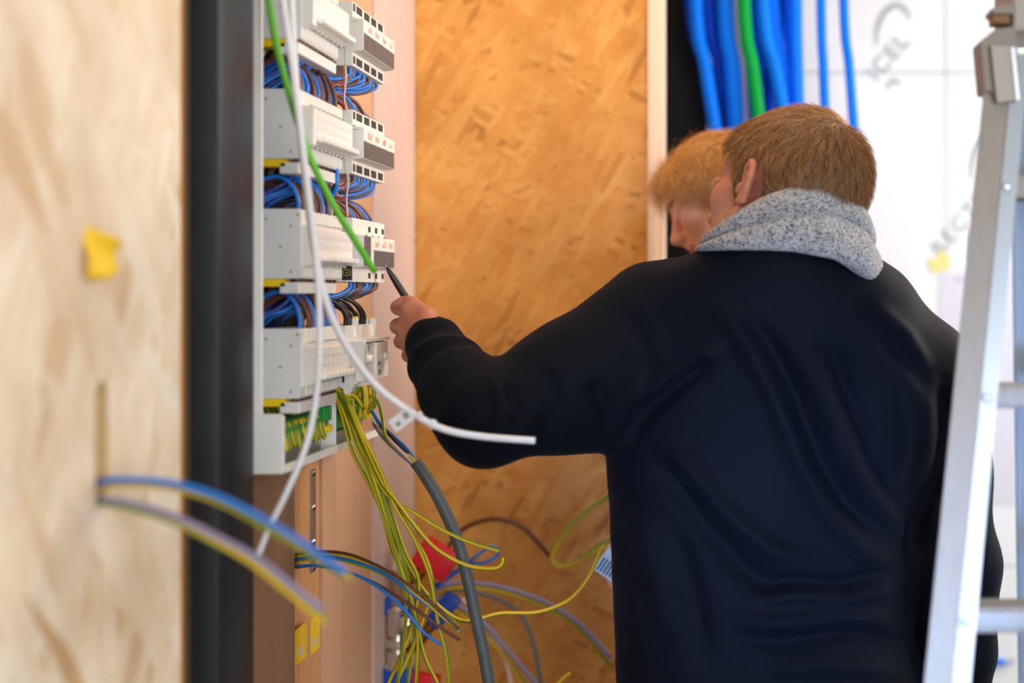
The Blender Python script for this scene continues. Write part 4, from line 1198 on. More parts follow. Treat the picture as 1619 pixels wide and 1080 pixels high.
def head(Fd, R, O, s, hollow=0.0):
    def W(x, y, z): return O + R @ (Vector((x, y, z)) * s)
    def e(c, r, k=.012, cut=False, rot=None):
        RR = R if rot is None else R @ rot
        Fd.ell(W(*c), [v * s for v in r], RR, k, cut)
    def c(a, b, ra, rb, k=.01, cut=False): Fd.rc(W(*a), W(*b), ra * s, rb * s, k, cut)
    e((-.014, 0, .030), (.097, .076, .084))
    e((-.045, 0, .008), (.062, .066, .066), .02)                       # occiput
    e((.045, 0, .045), (.044, .060, .045), .02)                        # forehead
    e((.030, 0, -.045), (.058, .058, .060), .025)                      # lower face
    for y in (-1, 1):
        e((.052, y * .038, -.020), (.028, .024, .026), .018)           # cheek bones
        c((.000, y * .056, -.055), (.060, y * .022, -.094), .016, .014, .025)   # jaw line
        c((.082, y * .010, .020), (.066, y * .046, .018), .010, .010, .012)     # brow
        e((.090, y * .032, -.001), (.014, .019, .011), .008, True)     # eye socket
        e((.076, y * .031, -.002), (.0125, .0125, .0125), .003)        # eye ball under the lid
        c((.0868, y * .020, .003), (.0805, y * .044, .001), .0052, .0050, .004)  # upper lid
        c((.0880, y * .021, -.003), (.0815, y * .043, -.004), .0034, .0034, .004)
        c((.0865, y * .021, -.009), (.0805, y * .043, -.007), .0032, .003, .004)
        e((.098, y * .013, -.040), (.010, .0075, .0075), .006)         # nostril wing
    c((.084, 0, .010), (.104, 0, -.028), .0095, .0105, .012)           # nose bridge
    e((.109, 0, -.037), (.0125, .0115, .0105), .008)                   # nose tip
    c((.094, 0, -.045), (.090, 0, -.058), .010, .011, .014)            # philtrum
    c((.0915, -.017, -.0645), (.0915, .017, -.0645), .0055, .0055, .006)
    c((.0905, -.015, -.0745), (.0905, .015, -.0745), .0062, .0062, .005)
    e((.099, 0, -.0695), (.004, .022, .0012), .003, True)
    e((.078, 0, -.098), (.020, .021, .017), .014)                      # chin
    for y in (-1, 1):                                                   # ears
        pts = [(.013, .070, -.004), (.014, .074, .012), (.008, .080, .026), (-.004, .085, .031), (-.016, .090, .023), (-.019, .091, .006), (-.013, .087, -.014), (-.004, .080, -.027), (.007, .075, -.028), (.012, .071, -.016)]
        rr = [.0035, .004, .0042, .0045, .0045, .0043, .0042, .0055, .0055, .004]
        for i in range(len(pts) - 1):
            a, b2 = pts[i], pts[i + 1]
            c((a[0] * .82 - .012, (a[1] - .001) * y, a[2] * .82 - .012), (b2[0] * .82 - .012, (b2[1] - .001) * y, b2[2] * .82 - .012), rr[i] * .9, rr[i + 1] * .9, .004)
        rot = Matrix.Rotation(math.radians(-y * 24), 3, 'Z')
        e((-.014, y * .078, -.012), (.0130, .0042, .0225), .006, rot=rot)
        e((-.010, y * .083, -.016), (.008, .006, .011), .004, True)    # concha
        c((-.001, y * .076, -.016), (-.001, y * .076, -.022), .005, .0045, .004)
        c((-.020, y * .083, .006), (-.019, y * .083, -.022), .0032, .003, .004)   # antihelix
    return W

def hair_strands(name, V, Q, R, O, s, mask, flow, length, lift, r0, count, seed, mat_, parent, tonefn=None, jitter=.35, seg=4, droop=0.0, wild=1.0):
    rg = np.random.default_rng(seed)
    Rn = np.array(R); On = np.array(O)
    C = V[Q].mean(1); L = (C - On) @ Rn / s
    N = vnormals(V, Q); FN = N[Q].mean(1); FNl = FN @ Rn
    ok = mask(L)
    cand = np.nonzero(ok)[0]
    pick = rg.choice(cand, count)
    w = rg.random((count, 4)); w /= w.sum(1, keepdims=True)
    root = (V[Q[pick]] * w[:, :, None]).sum(1)
    n = FN[pick]; n /= np.linalg.norm(n, axis=1, keepdims=True)
    l = (root - On) @ Rn / s
    f = flow(l, rg) @ Rn.T
    cl = np.stack([np.sin(root @ np.array([310., 170., -90.]) + 2.0 * np.sin(root @ np.array([90., -140., 210.]))), np.sin(root @ np.array([-120., 260., 190.]) + 1.3), np.sin(root @ np.array([180., 60., 330.]) + .4)], 1)
    f = f + jitter * rg.normal(size=f.shape) * .4 + jitter * .55 * cl
    CLT = np.sin(root @ np.array([520., -260., 300.]) + 1.7 * np.sin(root @ np.array([150., 260., -210.])))
    f = f - n * (f * n).sum(1, keepdims=True); f /= np.maximum(np.linalg.norm(f, axis=1, keepdims=True), 1e-9)
    side = np.cross(n, f)
    ln = length(l) * rg.uniform(1 - .3 * wild ** .5, 1 + .25 * wild ** .5, count)
    lf = lift(l) * rg.uniform(.3, 1.6, count)
    curl = rg.normal(0, .18 * wild, count)
    verts = []
    for i in range(seg + 1):
        t = i / seg
        p = root + f * (ln * t)[:, None] + n * (-(ln * t) ** 2 / (2 * .092) + lf * np.sin(min(1, t * 1.0) * math.pi / 2) + .0008)[:, None] + side * (curl * ln * t * t)[:, None]
        p[:, 2] -= droop * (ln * t * t)
        rad = r0 * (1 - .8 * t)
        for k in range(3):
            a = 2 * math.pi * k / 3
            verts.append(p + n * (math.sin(a) * rad) + side * (math.cos(a) * rad))
    A = np.stack(verts, 1)            # count, (seg+1)*3, 3
    per = (seg + 1) * 3
    quads = []
    for i in range(seg):
        for k in range(3): quads.append([i * 3 + k, i * 3 + (k + 1) % 3, (i + 1) * 3 + (k + 1) % 3, (i + 1) * 3 + k])
    quads = np.array(quads)
    Qa = (quads[None] + (np.arange(count) * per)[:, None, None]).reshape(-1, 4)
    me = np_mesh(name, A.reshape(-1, 3), Qa)
    tone = np.clip(rg.beta(2, 2.2, count) * .75 + .12 + .15 * CLT, 0, 1)
    if tonefn is not None: tone = np.clip(tonefn(l, tone, rg), 0, 1)
    at = me.attributes.new('tone', 'FLOAT', 'POINT'); at.data.foreach_set('value', np.repeat(tone, per).astype(np.float32))
    return link(name, me, mat_, parent)

def join(parts):
    Vs = []; Qs = []; o = 0
    for V, Q in parts: Vs.append(V); Qs.append(Q + o); o += len(V)
    return np.concatenate(Vs), np.concatenate(Qs)

def project(V):
    return 1150 + V[:, 0] / V[:, 1] * F, 465 - (V[:, 2] - CAMZ) / V[:, 1] * F
def poly_dist(px, py, pts):
    d = np.full(len(px), 1e9); tt = np.zeros(len(px))
    for i in range(len(pts) - 1):
        ax, ay = pts[i]; bx, by = pts[i + 1]
        L2 = (bx - ax) ** 2 + (by - ay) ** 2
        t = np.clip(((px - ax) * (bx - ax) + (py - ay) * (by - ay)) / L2, 0, 1)
        q = np.hypot(px - ax - t * (bx - ax), py - ay - t * (by - ay))
        m = q < d; d = np.where(m, q, d); tt = np.where(m, (i + t) / (len(pts) - 1), tt)
    return d, tt

# fabrics
def fabric(name, color, rough, sheen, sheen_tint, wscale, bump):
    m = mat(name, color, rough, spec=.12, sheen=sheen, sheen_tint=sheen_tint, var=.25, vscale=90, bump=bump, bscale=wscale)
    m.node_tree.nodes['Principled BSDF'].inputs['Sheen Roughness'].default_value = .45
    return m
M_sweater = fabric('navy_black_knit', rgb(3, 7, 17), .76, .02, (.3, .55, 1, 1), 900, .25)
M_cuff = fabric('navy_black_rib', rgb(8, 11, 18), .85, .02, (.5, .7, 1, 1), 900, .3)
M_dark2 = fabric('dark_sweatshirt', rgb(36, 38, 46), .85, .1, (.6, .7, 1, 1), 700, .2)
M_trouser = fabric('dark_work_trousers', rgb(34, 37, 44), .85, .05, (1, 1, 1, 1), 700, .2)
M_shoe = mat('dark_boot_leather', rgb(30, 27, 25), .5)

# ---------------------------------------------------------------- the man in the navy sweater
man = thing('person', 'man seen from behind in navy sweater and grey scarf, pointing a pen', 'person', (.07, 1.95, 0))
HS = 1.085
HR = rotation(133, -6, 20)
ear_l = Vector((-.014, .084, -.010)) * HS
HO = P(1178, 284, 1.80) - HR @ ear_l
Fh = Field(tuple(HO[i] - (.17, .17, .24)[i] for i in range(3)), tuple(HO[i] + .17 for i in range(3)), .0026)
Wm = head(Fh, HR, HO, HS)
NB_ = P(1256, 470, 1.935)
Fh.rc(Wm(-.028, 0, -.045), NB_, .056, .054, .03)
hV, hQ = Fh.mesh(); hV = smoothV(hV, hQ, 1, .4)

# hand gripping the pen
def hp(x, y, d): return P(x, y, d)
hc = [hp(676, 530, 1.97)[i] for i in range(3)]
Fg = Field(tuple(v - .115 for v in hc), tuple(v + .115 for v in hc), .0016)
wr = hp(695, 556, 1.925)
Fg.rc(hp(712, 585, 1.895), wr, .030, .026, .01)
mcp = [hp(648, 494, 1.972), hp(643, 517, 1.970), hp(645, 540, 1.963), hp(653, 561, 1.954)]
base = [hp(692, 537, 1.93), hp(692, 546, 1.927), hp(692, 556, 1.925), hp(691, 565, 1.925)]
for a, b_, r in zip(base, mcp, (.0150, .0150, .0145, .0135)): Fg.rc(a, b_, .0170, r * .92, .012)
fing = [
    [mcp[0], hp(630, 486, 2.000), hp(641, 479, 2.022), hp(652, 478, 2.024)],
    [mcp[1], hp(629, 516, 1.998), hp(641, 523, 2.026), hp(655, 528, 2.018)],
    [mcp[2], hp(635, 540, 1.990), hp(645, 547, 2.014), hp(658, 549, 2.004)],
    [mcp[3], hp(646, 562, 1.976), hp(652, 567, 1.996), hp(662, 566, 1.988)]]
for fpts, r in zip(fing, (.0105, .0108, .0103, .0090)):
    Fg.chain(fpts, [r * 1.08, r, r * .93, r * .85], .0055)
Fg.chain([hp(694, 537, 1.925), hp(674, 501, 1.952), hp(652, 483, 1.982), hp(640, 478, 2.004)], [.016, .0140, .0112, .0098], .006)
Fg.rc(hp(688, 528, 1.94), hp(652, 496, 1.975), .017, .012, .012)
gV, gQ = Fg.mesh(); gV = smoothV(gV, gQ, 1, .4)

# body under the clothes
def torso_table(rows):
    out = []
    for y, l, r, cy, b in rows:
        a = P(l, y, cy); c = P(r, y, cy)
        out.append((a.z, (a.x + c.x) / 2, cy, (c.x - a.x) / 2, b))
    return out
rows = [(376, 1150, 1345, 1.90, .085), (392, 1110, 1370, 1.905, .100), (412, 1068, 1395, 1.912, .115), (440, 1036, 1432, 1.92, .128), (480, 1010, 1458, 1.93, .138), (540, 985, 1490, 1.94, .145),
        (620, 966, 1492, 1.95, .145), (700, 958, 1478, 1.95, .148), (800, 965, 1458, 1.945, .146), (900, 968, 1443, 1.94, .145), (1000, 972, 1440, 1.94, .148), (1100, 978, 1452, 1.94, .152), (1185, 985, 1452, 1.94, .150)]
SL = P(1040, 520, 1.945); EL = P(770, 662, 1.80); 
arm = [SL, P(900, 612, 1.88), EL, P(738, 626, 1.845), P(712, 588, 1.892), P(698, 562, 1.925)]
ar = [.098, .081, .064, .0575, .048, .0415]
SR = P(1448, 600, 1.945); ER = P(1512, 890, 1.93); WRR = P(1505, 1180, 1.99)
armr = [SR, P(1478, 740, 1.935), ER, P(1515, 1030, 1.95), WRR]
arr = [.090, .076, .060, .053, .042]
Fb = Field((-.5, 1.66, .04), (.5, 2.24, 1.62), .009)
Fb.loft([(z, cx, cy, a * .86, b * .82) for z, cx, cy, a, b in torso_table(rows)], 2.3)
Fb.rc(NB_, P(1252, 420, 1.92), .07, .06, .03)
Fb.chain(arm, [r * .74 for r in ar], .03)
Fb.chain(armr + [P(1500, 1235, 2.01)], [r * .62 for r in arr] + [.024], .03)
for sx in (-1, 1):
    hx = .055 + sx * .10
    Fb.chain([Vector((hx, 1.94, .86)), Vector((hx + sx * .012, 1.93, .48)), Vector((hx + sx * .015, 1.97, .085))], [.088, .056, .038], .03)
    Fb.rc((hx + sx * .015, 1.97, .06), (hx + sx * .03, 2.12, .05), .036, .03, .02)
bV, bQ = Fb.mesh()
# relaxed right hand
rwp = P(1503, 1215, 2.0)
Fq = Field((rwp.x - .09, rwp.y - .08, rwp.z - .25), (rwp.x + .09, rwp.y + .1, rwp.z + .05), .0026)
Fq.rc(P(1505, 1180, 1.99), rwp, .030, .025, .01)
for k in range(4):
    yy = rwp.y + .030 - k * .020
    m_ = Vector((rwp.x - .002, yy, rwp.z - .085)); Fq.rc(rwp, m_, .018, .0125, .012)
    Ls = (.044, .050, .046, .036)[k]
    p1 = m_ + Vector((-.006, 0, -Ls)); p2 = p1 + Vector((-.014, 0, -Ls * .55)); p3 = p2 + Vector((-.016, 0, -Ls * .36))
    Fq.chain([m_, p1, p2, p3], [.0105, .0098, .0088, .0078], .003)
Fq.chain([rwp + Vector((-.004, .026, -.020)), rwp + Vector((-.016, .050, -.052)), rwp + Vector((-.024, .056, -.080)), rwp + Vector((-.030, .054, -.104))], [.016, .0125, .0105, .009], .006)
qV, qQ = Fq.mesh()
V, Q = join([(hV, hQ), (gV, gQ), (bV, bQ), (qV, qQ)])
Rn = np.array(HR)
Lc = (V[Q].mean(1) - np.array(HO)) @ Rn / HS
nh_ = len(hQ)
def man_mask(L):
    x, y, z = L[:, 0], L[:, 1], L[:, 2]
    lim = np.interp(x, [-.12, -.09, -.05, -.032, -.028, .004, .008, .020, .030, .044, .060, .075, .10], [-.060, -.066, -.070, -.050, .018, .022, -.030, -.030, -.008, .036, .046, .066, .075])
    ear = (np.abs(y) > .0775) & (z < .016) & (x > -.036)
    return (z > lim) & ~ear
mi = np.zeros(len(Q), int)
mk = man_mask(Lc); mk[nh_:] = False; mi[mk] = 1
x, y, z = Lc[:, 0], Lc[:, 1], Lc[:, 2]
stub = (x > -.005) & (x < .10) & (z < -.028 + .0) & (z > -.13) & ~mk; stub[nh_:] = False
stub &= ~((x > .03) & (z > -.045) & (np.abs(y) < .045))
mi[stub] = 2
lip = (x > .086) & (np.abs(y) < .021) & (z < -.059) & (z > -.081); lip[nh_:] = False; mi[lip] = 3
mi[mi == 2] = 0
me = np_mesh('body', V, Q, mi)
Lv = (V - np.array(HO)) @ Rn / HS
def sst(v, a, b): t_ = np.clip((v - a) / (b - a), 0, 1); return t_ * t_ * (3 - 2 * t_)
sv = sst(-Lv[:, 2], .012, .045) * sst(Lv[:, 0], -.01, .015) * (1 - sst(-Lv[:, 2], .11, .14)) * (1 - sst(Lv[:, 0], .095, .105))
sv[len(hV):] = 0
at = me.attributes.new('stubble', 'FLOAT', 'POINT'); at.data.foreach_set('value', sv.astype(np.float32))
nt = M_skin.node_tree; bs = nt.nodes['Principled BSDF']; src = bs.inputs['Base Color'].links[0].from_socket
an = nt.nodes.new('ShaderNodeAttribute'); an.attribute_name = 'stubble'
nn_ = nt.nodes.new('ShaderNodeTexNoise'); nn_.inputs['Scale'].default_value = 480; nn_.inputs['Detail'].default_value = 2
mm_ = nt.nodes.new('ShaderNodeMath'); mm_.operation = 'MULTIPLY'
rr_ = nt.nodes.new('ShaderNodeMapRange'); rr_.inputs[1].default_value = .42; rr_.inputs[2].default_value = .62; rr_.inputs[4].default_value = .8
nt.links.new(nn_.outputs['Fac'], rr_.inputs[0]); nt.links.new(rr_.outputs[0], mm_.inputs[0]); nt.links.new(an.outputs['Fac'], mm_.inputs[1])
mx_ = nt.nodes.new('ShaderNodeMix'); mx_.data_type = 'RGBA'; nt.links.new(mm_.outputs[0], mx_.inputs[0]); nt.links.new(src, mx_.inputs[6]); mx_.inputs[7].default_value = rgb(142, 122, 110)
nt.links.new(mx_.outputs[2], bs.inputs['Base Color'])
link('body', me, [M_skin, M_scalp, M_lip, M_lip], man)
def whorl_flow(c):
    c = np.array(c)
    def f(l, rg):
        d = l - c
        d /= np.maximum(np.linalg.norm(d, axis=1, keepdims=True), 1e-6)
        sw = np.stack([-d[:, 1], d[:, 0], np.zeros(len(d))], 1) * .35
        low = np.clip((.05 - l[:, 2]) / .07, 0, 1)[:, None]
        back = np.array([-.55, 0, -.85])
        return (d + sw) * (1 - low) + back * low
    return f
def gtone(l, t, rg):
    side = np.clip((.06 - l[:, 2]) / .09, 0, 1)
    grey = (rg.random(len(t)) < .10 * (0.4 + side)) * .5
    return t * .75 - side * .10 + grey + .10 * np.clip((l[:, 2] - .07) / .04, 0, 1)  # crown strands lightened: lamplight from above put into the tone
hair_strands('hair', hV, hQ, HR, HO, HS, man_mask, whorl_flow((-.070, .010, .105)),
             lambda l: np.interp(l[:, 2], [-.07, -.02, .03, .08], [.010, .014, .022, .030]),
             lambda l: np.interp(l[:, 2], [-.07, 0, .05, .1], [.002, .0035, .006, .008]), .00045, 11000, 3, M_hair, man, gtone)
for sy in (-1, 1):
    MB().lathe([(.0001, -.0118), (.006, -.0100), (.0105, -.005), (.0118, 0), (.0105, .005), (.006, .0100), (.0001, .0118)], Matrix.Translation(HO) @ HR.to_4x4() @ Matrix.Scale(HS, 4) @ Matrix.Translation((.0790, sy * .031, -.002)), 14).build('eye', M_eye, man, smooth=True)

# sweater
Fs = Field((-.52, 1.60, .79), (.47, 2.24, 1.62), .0052)
Fs.loft(torso_table(rows), 2.25)
Fs.chain(arm[:3], ar[:3], .045)
Fs.chain(arm[2:5], ar[2:5], .02)
Fs.rc(arm[4], arm[5], .048, .043, .012)
ce = P(685, 542, 1.945)
Fs.rc(arm[5], ce, .0405, .0395, .006)
# bunched folds on the forearm
for a, b_, t, R_, r_ in ((arm[4], arm[5], .40, .043, .0105), (arm[3], arm[4], .45, .0465, .0085)):
    c_ = a.lerp(b_, t); ax = (b_ - a).normalized() + Vector((.22, 0, .16) if t == .40 else (-.12, .1, .05))
    Fs.torus(c_, ax, R_, r_, .012)
Fs.chain(armr[:3], arr[:3], .03); Fs.chain(armr[2:], arr[2:], .02)
# collar
Fs.rc(P(1250, 475, 1.90), P(1228, 404, 1.872), .088, .082, .02)
Fs.torus(P(1250, 396, 1.905), (0.06, .22, 1), .085, .017, .015)
# dropped back pit
sV, sQ = Fs.mesh(); sV = smoothV(sV, sQ, 2, .5)
sN = vnormals(sV, sQ)
px, py = project(sV)
front = np.clip(-sN[:, 1] * 2 + .2, 0, 1)
creases = [  # points, width px, height m (positive = ridge)
    ([(985, 700), (1030, 640), (1085, 592), (1130, 566)], 13, -.012), ([(1010, 640), (1060, 600), (1110, 568), (1150, 548)], 13, .009),
    ([(1110, 470), (1170, 520), (1225, 620), (1260, 720), (1300, 800), (1360, 870), (1425, 905)], 18, .0085),
    ([(1150, 470), (1215, 545), (1262, 640), (1300, 735), (1345, 805), (1400, 850)], 15, -.009),
    ([(1240, 520), (1290, 600), (1330, 700), (1380, 790), (1432, 850)], 16, .008),
    ([(1300, 520), (1350, 640), (1385, 730), (1440, 800)], 16, -.008),
    ([(1020, 720), (1070, 770), (1120, 840), (1180, 905), (1250, 940)], 17, -.009),
    ([(1040, 690), (1100, 750), (1150, 810), (1215, 868), (1290, 890)], 15, .008),
    ([(1190, 930), (1260, 918), (1330, 925), (1420, 895)], 10, -.007), ([(1180, 950), (1260, 940), (1340, 948), (1430, 925)], 10, .006),
    ([(1150, 980), (1240, 985), (1330, 975), (1430, 985)], 14, .006), ([(1140, 1010), (1240, 1015), (1340, 1000), (1440, 1020)], 12, -.006),
    ([(1200, 1060), (1300, 1050), (1440, 1065)], 14, .006),
    ([(1490, 600), (1500, 680), (1485, 750), (1450, 830), (1436, 890)], 11, -.018), ([(1420, 560), (1460, 640), (1466, 720), (1440, 790)], 16, .009),
    ([(1340, 470), (1400, 520), (1445, 590), (1462, 650)], 14, -.006), ([(1370, 480), (1430, 530), (1470, 590)], 14, .006),
    ([(980, 480), (1010, 540), (1030, 600)], 16, -.004), ([(930, 600), (960, 640), (965, 690)], 14, -.007),
    ([(800, 600), (820, 650), (800, 710)], 12, -.006), ([(780, 590), (795, 650), (775, 715)], 10, .005), ([(850, 570), (880, 640), (860, 705)], 16, -.004),
    ([(1000, 800), (1040, 900), (1060, 1000)], 20, .006), ([(1060, 820), (1090, 920), (1120, 1060)], 18, -.006),
    ([(1480, 780), (1510, 820), (1550, 830)], 12, -.006), ([(1490, 850), (1520, 880), (1560, 880)], 11, -.006),
]
disp = np.zeros(len(sV))
LIM = .013
for pts, w, A in creases:
    d, t = poly_dist(px, py, pts)
    disp += 1.8 * A * np.exp(-(d / w) ** 2) * np.clip(np.sin(np.clip(t, .02, .98) * math.pi) * 1.6, 0, 1)
disp = np.maximum(disp, -LIM - .004 * (px < 1480))
sV = sV + sN * (disp * front)[:, None]
nz = np.array([noise.noise(Vector(v) * 9) + .5 * noise.noise(Vector(v) * 22) for v in sV[:, :]]) * .0030
sV = sV + sN * nz[:, None]
sV = smoothV(sV, sQ, 1, .5)
me = np_mesh('sweater', sV, sQ)
link('sweater', me, M_sweater, man)
# ribbed cuff
axc = (ce - arm[5]).normalized()
def frame_of(ax):
    n_ = ax.cross(Vector((0, 0, 1))).normalized(); return n_, ax.cross(n_)
n_, b2_ = frame_of(axc)
CV = []; CQ = []
na = 90; prof = [(-.004, .0385), (.0, .0412), (.012, .0416), (.024, .0412), (.036, .0408), (.041, .0395), (.041, .036), (.030, .034)]
for h_, r_ in prof:
    for k in range(na):
        a = 2 * math.pi * k / na
        rr = r_ + (.0006 if k % 2 else -.0006)
        CV.append(arm[5] + axc * (h_ - .004) + (n_ * math.cos(a) + b2_ * math.sin(a)) * rr)
for i in range(len(prof) - 1):
    for k in range(na): CQ.append([i * na + k, i * na + (k + 1) % na, (i + 1) * na + (k + 1) % na, (i + 1) * na + k])
me = mesh_from('cuff', CV, CQ); link('cuff', me, M_cuff, man, smooth=True)

def trousers(parent, cx, cy, top, hipw, legs, zlen=.07):
    Ft = Field((cx - .32, cy - .26, .03), (cx + .32, cy + .30, top + .06), .010)
    Ft.loft([(top - .16, cx, cy, hipw, .145), (top, cx, cy, hipw * .97, .138)], 2.4, .03)
    for hp_, kn, an in legs: Ft.chain([hp_, kn, an], [.102, .073, .062], .03)
    tV, tQ = Ft.mesh(); tV = smoothV(tV, tQ, 1)
    return link('trousers', np_mesh('trousers', tV, tQ), M_trouser, parent)
def boot(parent, p, d):
    d = Vector(d).normalized()
    Fo = Field((p.x - .2, p.y - .2, 0.0), (p.x + .2, p.y + .2, .2), .006)
    Fo.rc(p + Vector((0, 0, .05)), p + Vector((0, 0, .12)), .048, .046, .02)
    Fo.rc(p + Vector((0, 0, .042)) - d * .03, p + d * .14 + Vector((0, 0, .040)), .038, .036, .02)
    g = Fo.sub((-9, -9, -9), (9, 9, 9)); Fo.D = np.maximum(Fo.D, .012 - Fo.ax[2][None, None, :])
    v_, q_ = Fo.mesh(); o = link('boot', np_mesh('boot', v_, q_), M_shoe, parent)
    b = MB(); s_ = d.cross(Vector((0, 0, 1)))
    pl = []
    for k in range(20):
        a = 2 * math.pi * k / 20
        c_ = p + d * (.055 + .118 * math.cos(a)) + s_ * (.043 * math.sin(a)); pl.append((c_.x, c_.y))
    b.prism(pl, 0.001, .016, axis='z'); b.build('sole', M_black, o)
trousers(man, .055, 1.945, P(0, 1130, 1.94).z, .215, [(Vector((.055 + s_ * .10, 1.94, .84)), Vector((.055 + s_ * .112, 1.93, .48)), Vector((.055 + s_ * .115, 1.97, .12))) for s_ in (-1, 1)])
for s_ in (-1, 1): boot(man, Vector((.055 + s_ * .115, 1.97, 0)), (s_ * .15, 1, 0))

# scarf: a thick cowl with one fold, wound about the neck
def periodic(tab, a):
    A = [t[0] for t in tab]; B = [t[1] for t in tab]
    return np.interp(a % 360, A + [360], B + [B[0]])
cxs = (P(1100, 0, 1.9).x + P(1392, 0, 1.9).x) / 2
SCX, SCY = cxs, 1.880
RX, RY = .106, .112
topt = [(0, 352), (30, 345), (60, 335), (90, 345), (120, 362), (150, 374), (180, 376), (205, 352), (225, 334), (250, 305), (270, 291), (290, 289), (315, 304), (335, 322)]
bott = [(0, 464), (45, 430), (90, 410), (135, 400), (180, 398), (225, 396), (250, 396), (270, 398), (300, 412), (325, 438), (340, 454)]
crt = [(0, .62), (180, .30), (225, .50), (270, .58), (315, .62)]
prof = [(.000, .02), (.014, -.01), (.023, .06), (.027, .2), (.027, .34), (.023, .46), (.017, .53), (.0135, .56), (.019, .585), (.0225, .66), (.0225, .78), (.019, .90), (.010, .985), (.001, 1.0), (-.006, .95), (-.009, .8), (-.010, .5), (-.009, .2), (-.006, .06)]
na = 144; V = []; Qf = []
for k in range(na):
    a = 360 * k / na; ar_ = math.radians(a)
    ca, sa = math.cos(ar_), math.sin(ar_)
    for j, (ro, h_) in enumerate(prof):
        cr = periodic(crt, a)
        hh = h_ / .56 * cr if h_ <= .56 else cr + (h_ - .56) / .44 * (1 - cr)
        yc = SCY + (RY + .02) * sa
        zt_, zb_ = P(0, periodic(topt, a), yc).z, P(0, periodic(bott, a), yc).z
        z = zb_ + (zt_ - zb_) * hh
        taper = 1.0 - .10 * max(0, min(1, hh))
        wob = 1 + .010 * math.sin(5 * ar_ + 6 * hh) + .008 * math.sin(11 * ar_ + 2)
        x = SCX + ((RX + 0) * taper * wob + ro) * ca; y = SCY + (RY * taper * wob + ro) * sa
        V.append(Vector((x, y, z)))
m_ = len(prof)
for k in range(na):
    for j in range(m_): Qf.append([k * m_ + j, ((k + 1) % na) * m_ + j, ((k + 1) % na) * m_ + (j + 1) % m_, k * m_ + (j + 1) % m_])
me = mesh_from('scarf', V, Qf)
M_scarf = bpy.data.materials.new('grey_melange_knit'); M_scarf.use_nodes = True
nt = M_scarf.node_tree; N_ = nt.nodes; L_ = nt.links; b_ = N_['Principled BSDF']
tc = N_.new('ShaderNodeTexCoord'); mp = N_.new('ShaderNodeMapping'); mp.inputs['Scale'].default_value = (1, 1, 1.5); mp.inputs['Rotation'].default_value = (0, .5, .6)
L_.new(tc.outputs['Object'], mp.inputs[0])
vo = N_.new('ShaderNodeTexVoronoi'); vo.inputs['Scale'].default_value = 560; L_.new(mp.outputs[0], vo.inputs['Vector'])
no = N_.new('ShaderNodeTexNoise'); no.inputs['Scale'].default_value = 240; no.inputs['Detail'].default_value = 3; L_.new(mp.outputs[0], no.inputs['Vector'])
sp = N_.new('ShaderNodeSeparateColor'); L_.new(vo.outputs['Color'], sp.inputs[0])
ad = N_.new('ShaderNodeMath'); ad.operation = 'ADD'; L_.new(sp.outputs[0], ad.inputs[0]); L_.new(no.outputs['Fac'], ad.inputs[1])
cr = N_.new('ShaderNodeValToRGB'); cr.color_ramp.elements[0].position = .52; cr.color_ramp.elements[0].color = rgb(27, 29, 33); cr.color_ramp.elements[1].position = .98; cr.color_ramp.elements[1].color = rgb(184, 184, 182)
q = cr.color_ramp.elements.new(.76); q.color = rgb(80, 82, 86)
L_.new(ad.outputs[0], cr.inputs[0]); L_.new(cr.outputs[0], b_.inputs['Base Color'])
b_.inputs['Roughness'].default_value = .9; b_.inputs['Sheen Weight'].default_value = .25
bp = N_.new('ShaderNodeBump'); bp.inputs['Strength'].default_value = .8; bp.inputs['Distance'].default_value = .0025
L_.new(vo.outputs['Distance'], bp.inputs['Height']); L_.new(bp.outputs[0], b_.inputs['Normal'])
o = link('scarf', me, M_scarf, man, smooth=True)
md = o.modifiers.new('smooth', 'SUBSURF'); md.levels = 1; md.render_levels = 1

# pen
pen = thing('pen', 'slim black pen in the raised hand, its tip at the third module row', 'pen', P(611, 423, 2.005))
a = P(611, 422, 2.006); c = P(690, 548, 2.045); d = c - a
M = Matrix.Translation(a) @ d.to_track_quat('Z', 'Y').to_matrix().to_4x4()
MB().lathe([(.0012, 0), (.0028, .004), (.0044, .016), (.0052, .034), (.0055, .06), (.0055, d.length)], M, 16).build('barrel', M_black, pen, smooth=True)
MB().lathe([(.0006, -.004), (.0011, 0), (.0011, .001)], M, 10).build('tip', M_zinc, pen, smooth=True)

# ---------------------------------------------------------------- the second person, mostly hidden behind him
per = thing('person', 'fair haired person looking down, face half hidden behind the man in the scarf', 'person', (.07, 2.40, 0))
HS2 = .91
HR2 = rotation(174, 27, 4)
HO2 = P(1062, 384, 2.36) - HR2 @ (Vector((.120, 0, -.037)) * HS2)
Fh2 = Field(tuple(HO2[i] - (.17, .17, .22)[i] for i in range(3)), tuple(HO2[i] + .17 for i in range(3)), .0025)
W2 = head(Fh2, HR2, HO2, HS2)
NB2 = Vector((.060, 2.40, P(0, 500, 2.36).z))
Fh2.rc(W2(-.030, 0, -.045), NB2, .054, .060, .03)
h2V, h2Q = Fh2.mesh(); h2V = smoothV(h2V, h2Q, 1, .4)
zs2 = NB2.z - .045
Fb2 = Field((-.30, 2.06, .04), (.32, 2.64, NB2.z + .03), .009)
tb2 = [(NB2.z, .06, 2.40, .055, .06), (zs2, .065, 2.40, .085, .13), (zs2 - .10, .075, 2.40, .108, .172), (zs2 - .30, .08, 2.40, .105, .150), (zs2 - .48, .08, 2.40, .110, .148), (zs2 - .62, .08, 2.40, .115, .155)]
Fb2.loft([(z, cx, cy, a * .9, b * .9) for z, cx, cy, a, b in tb2], 2.3)
dev = P(955, 893, 2.14)
arms2 = []
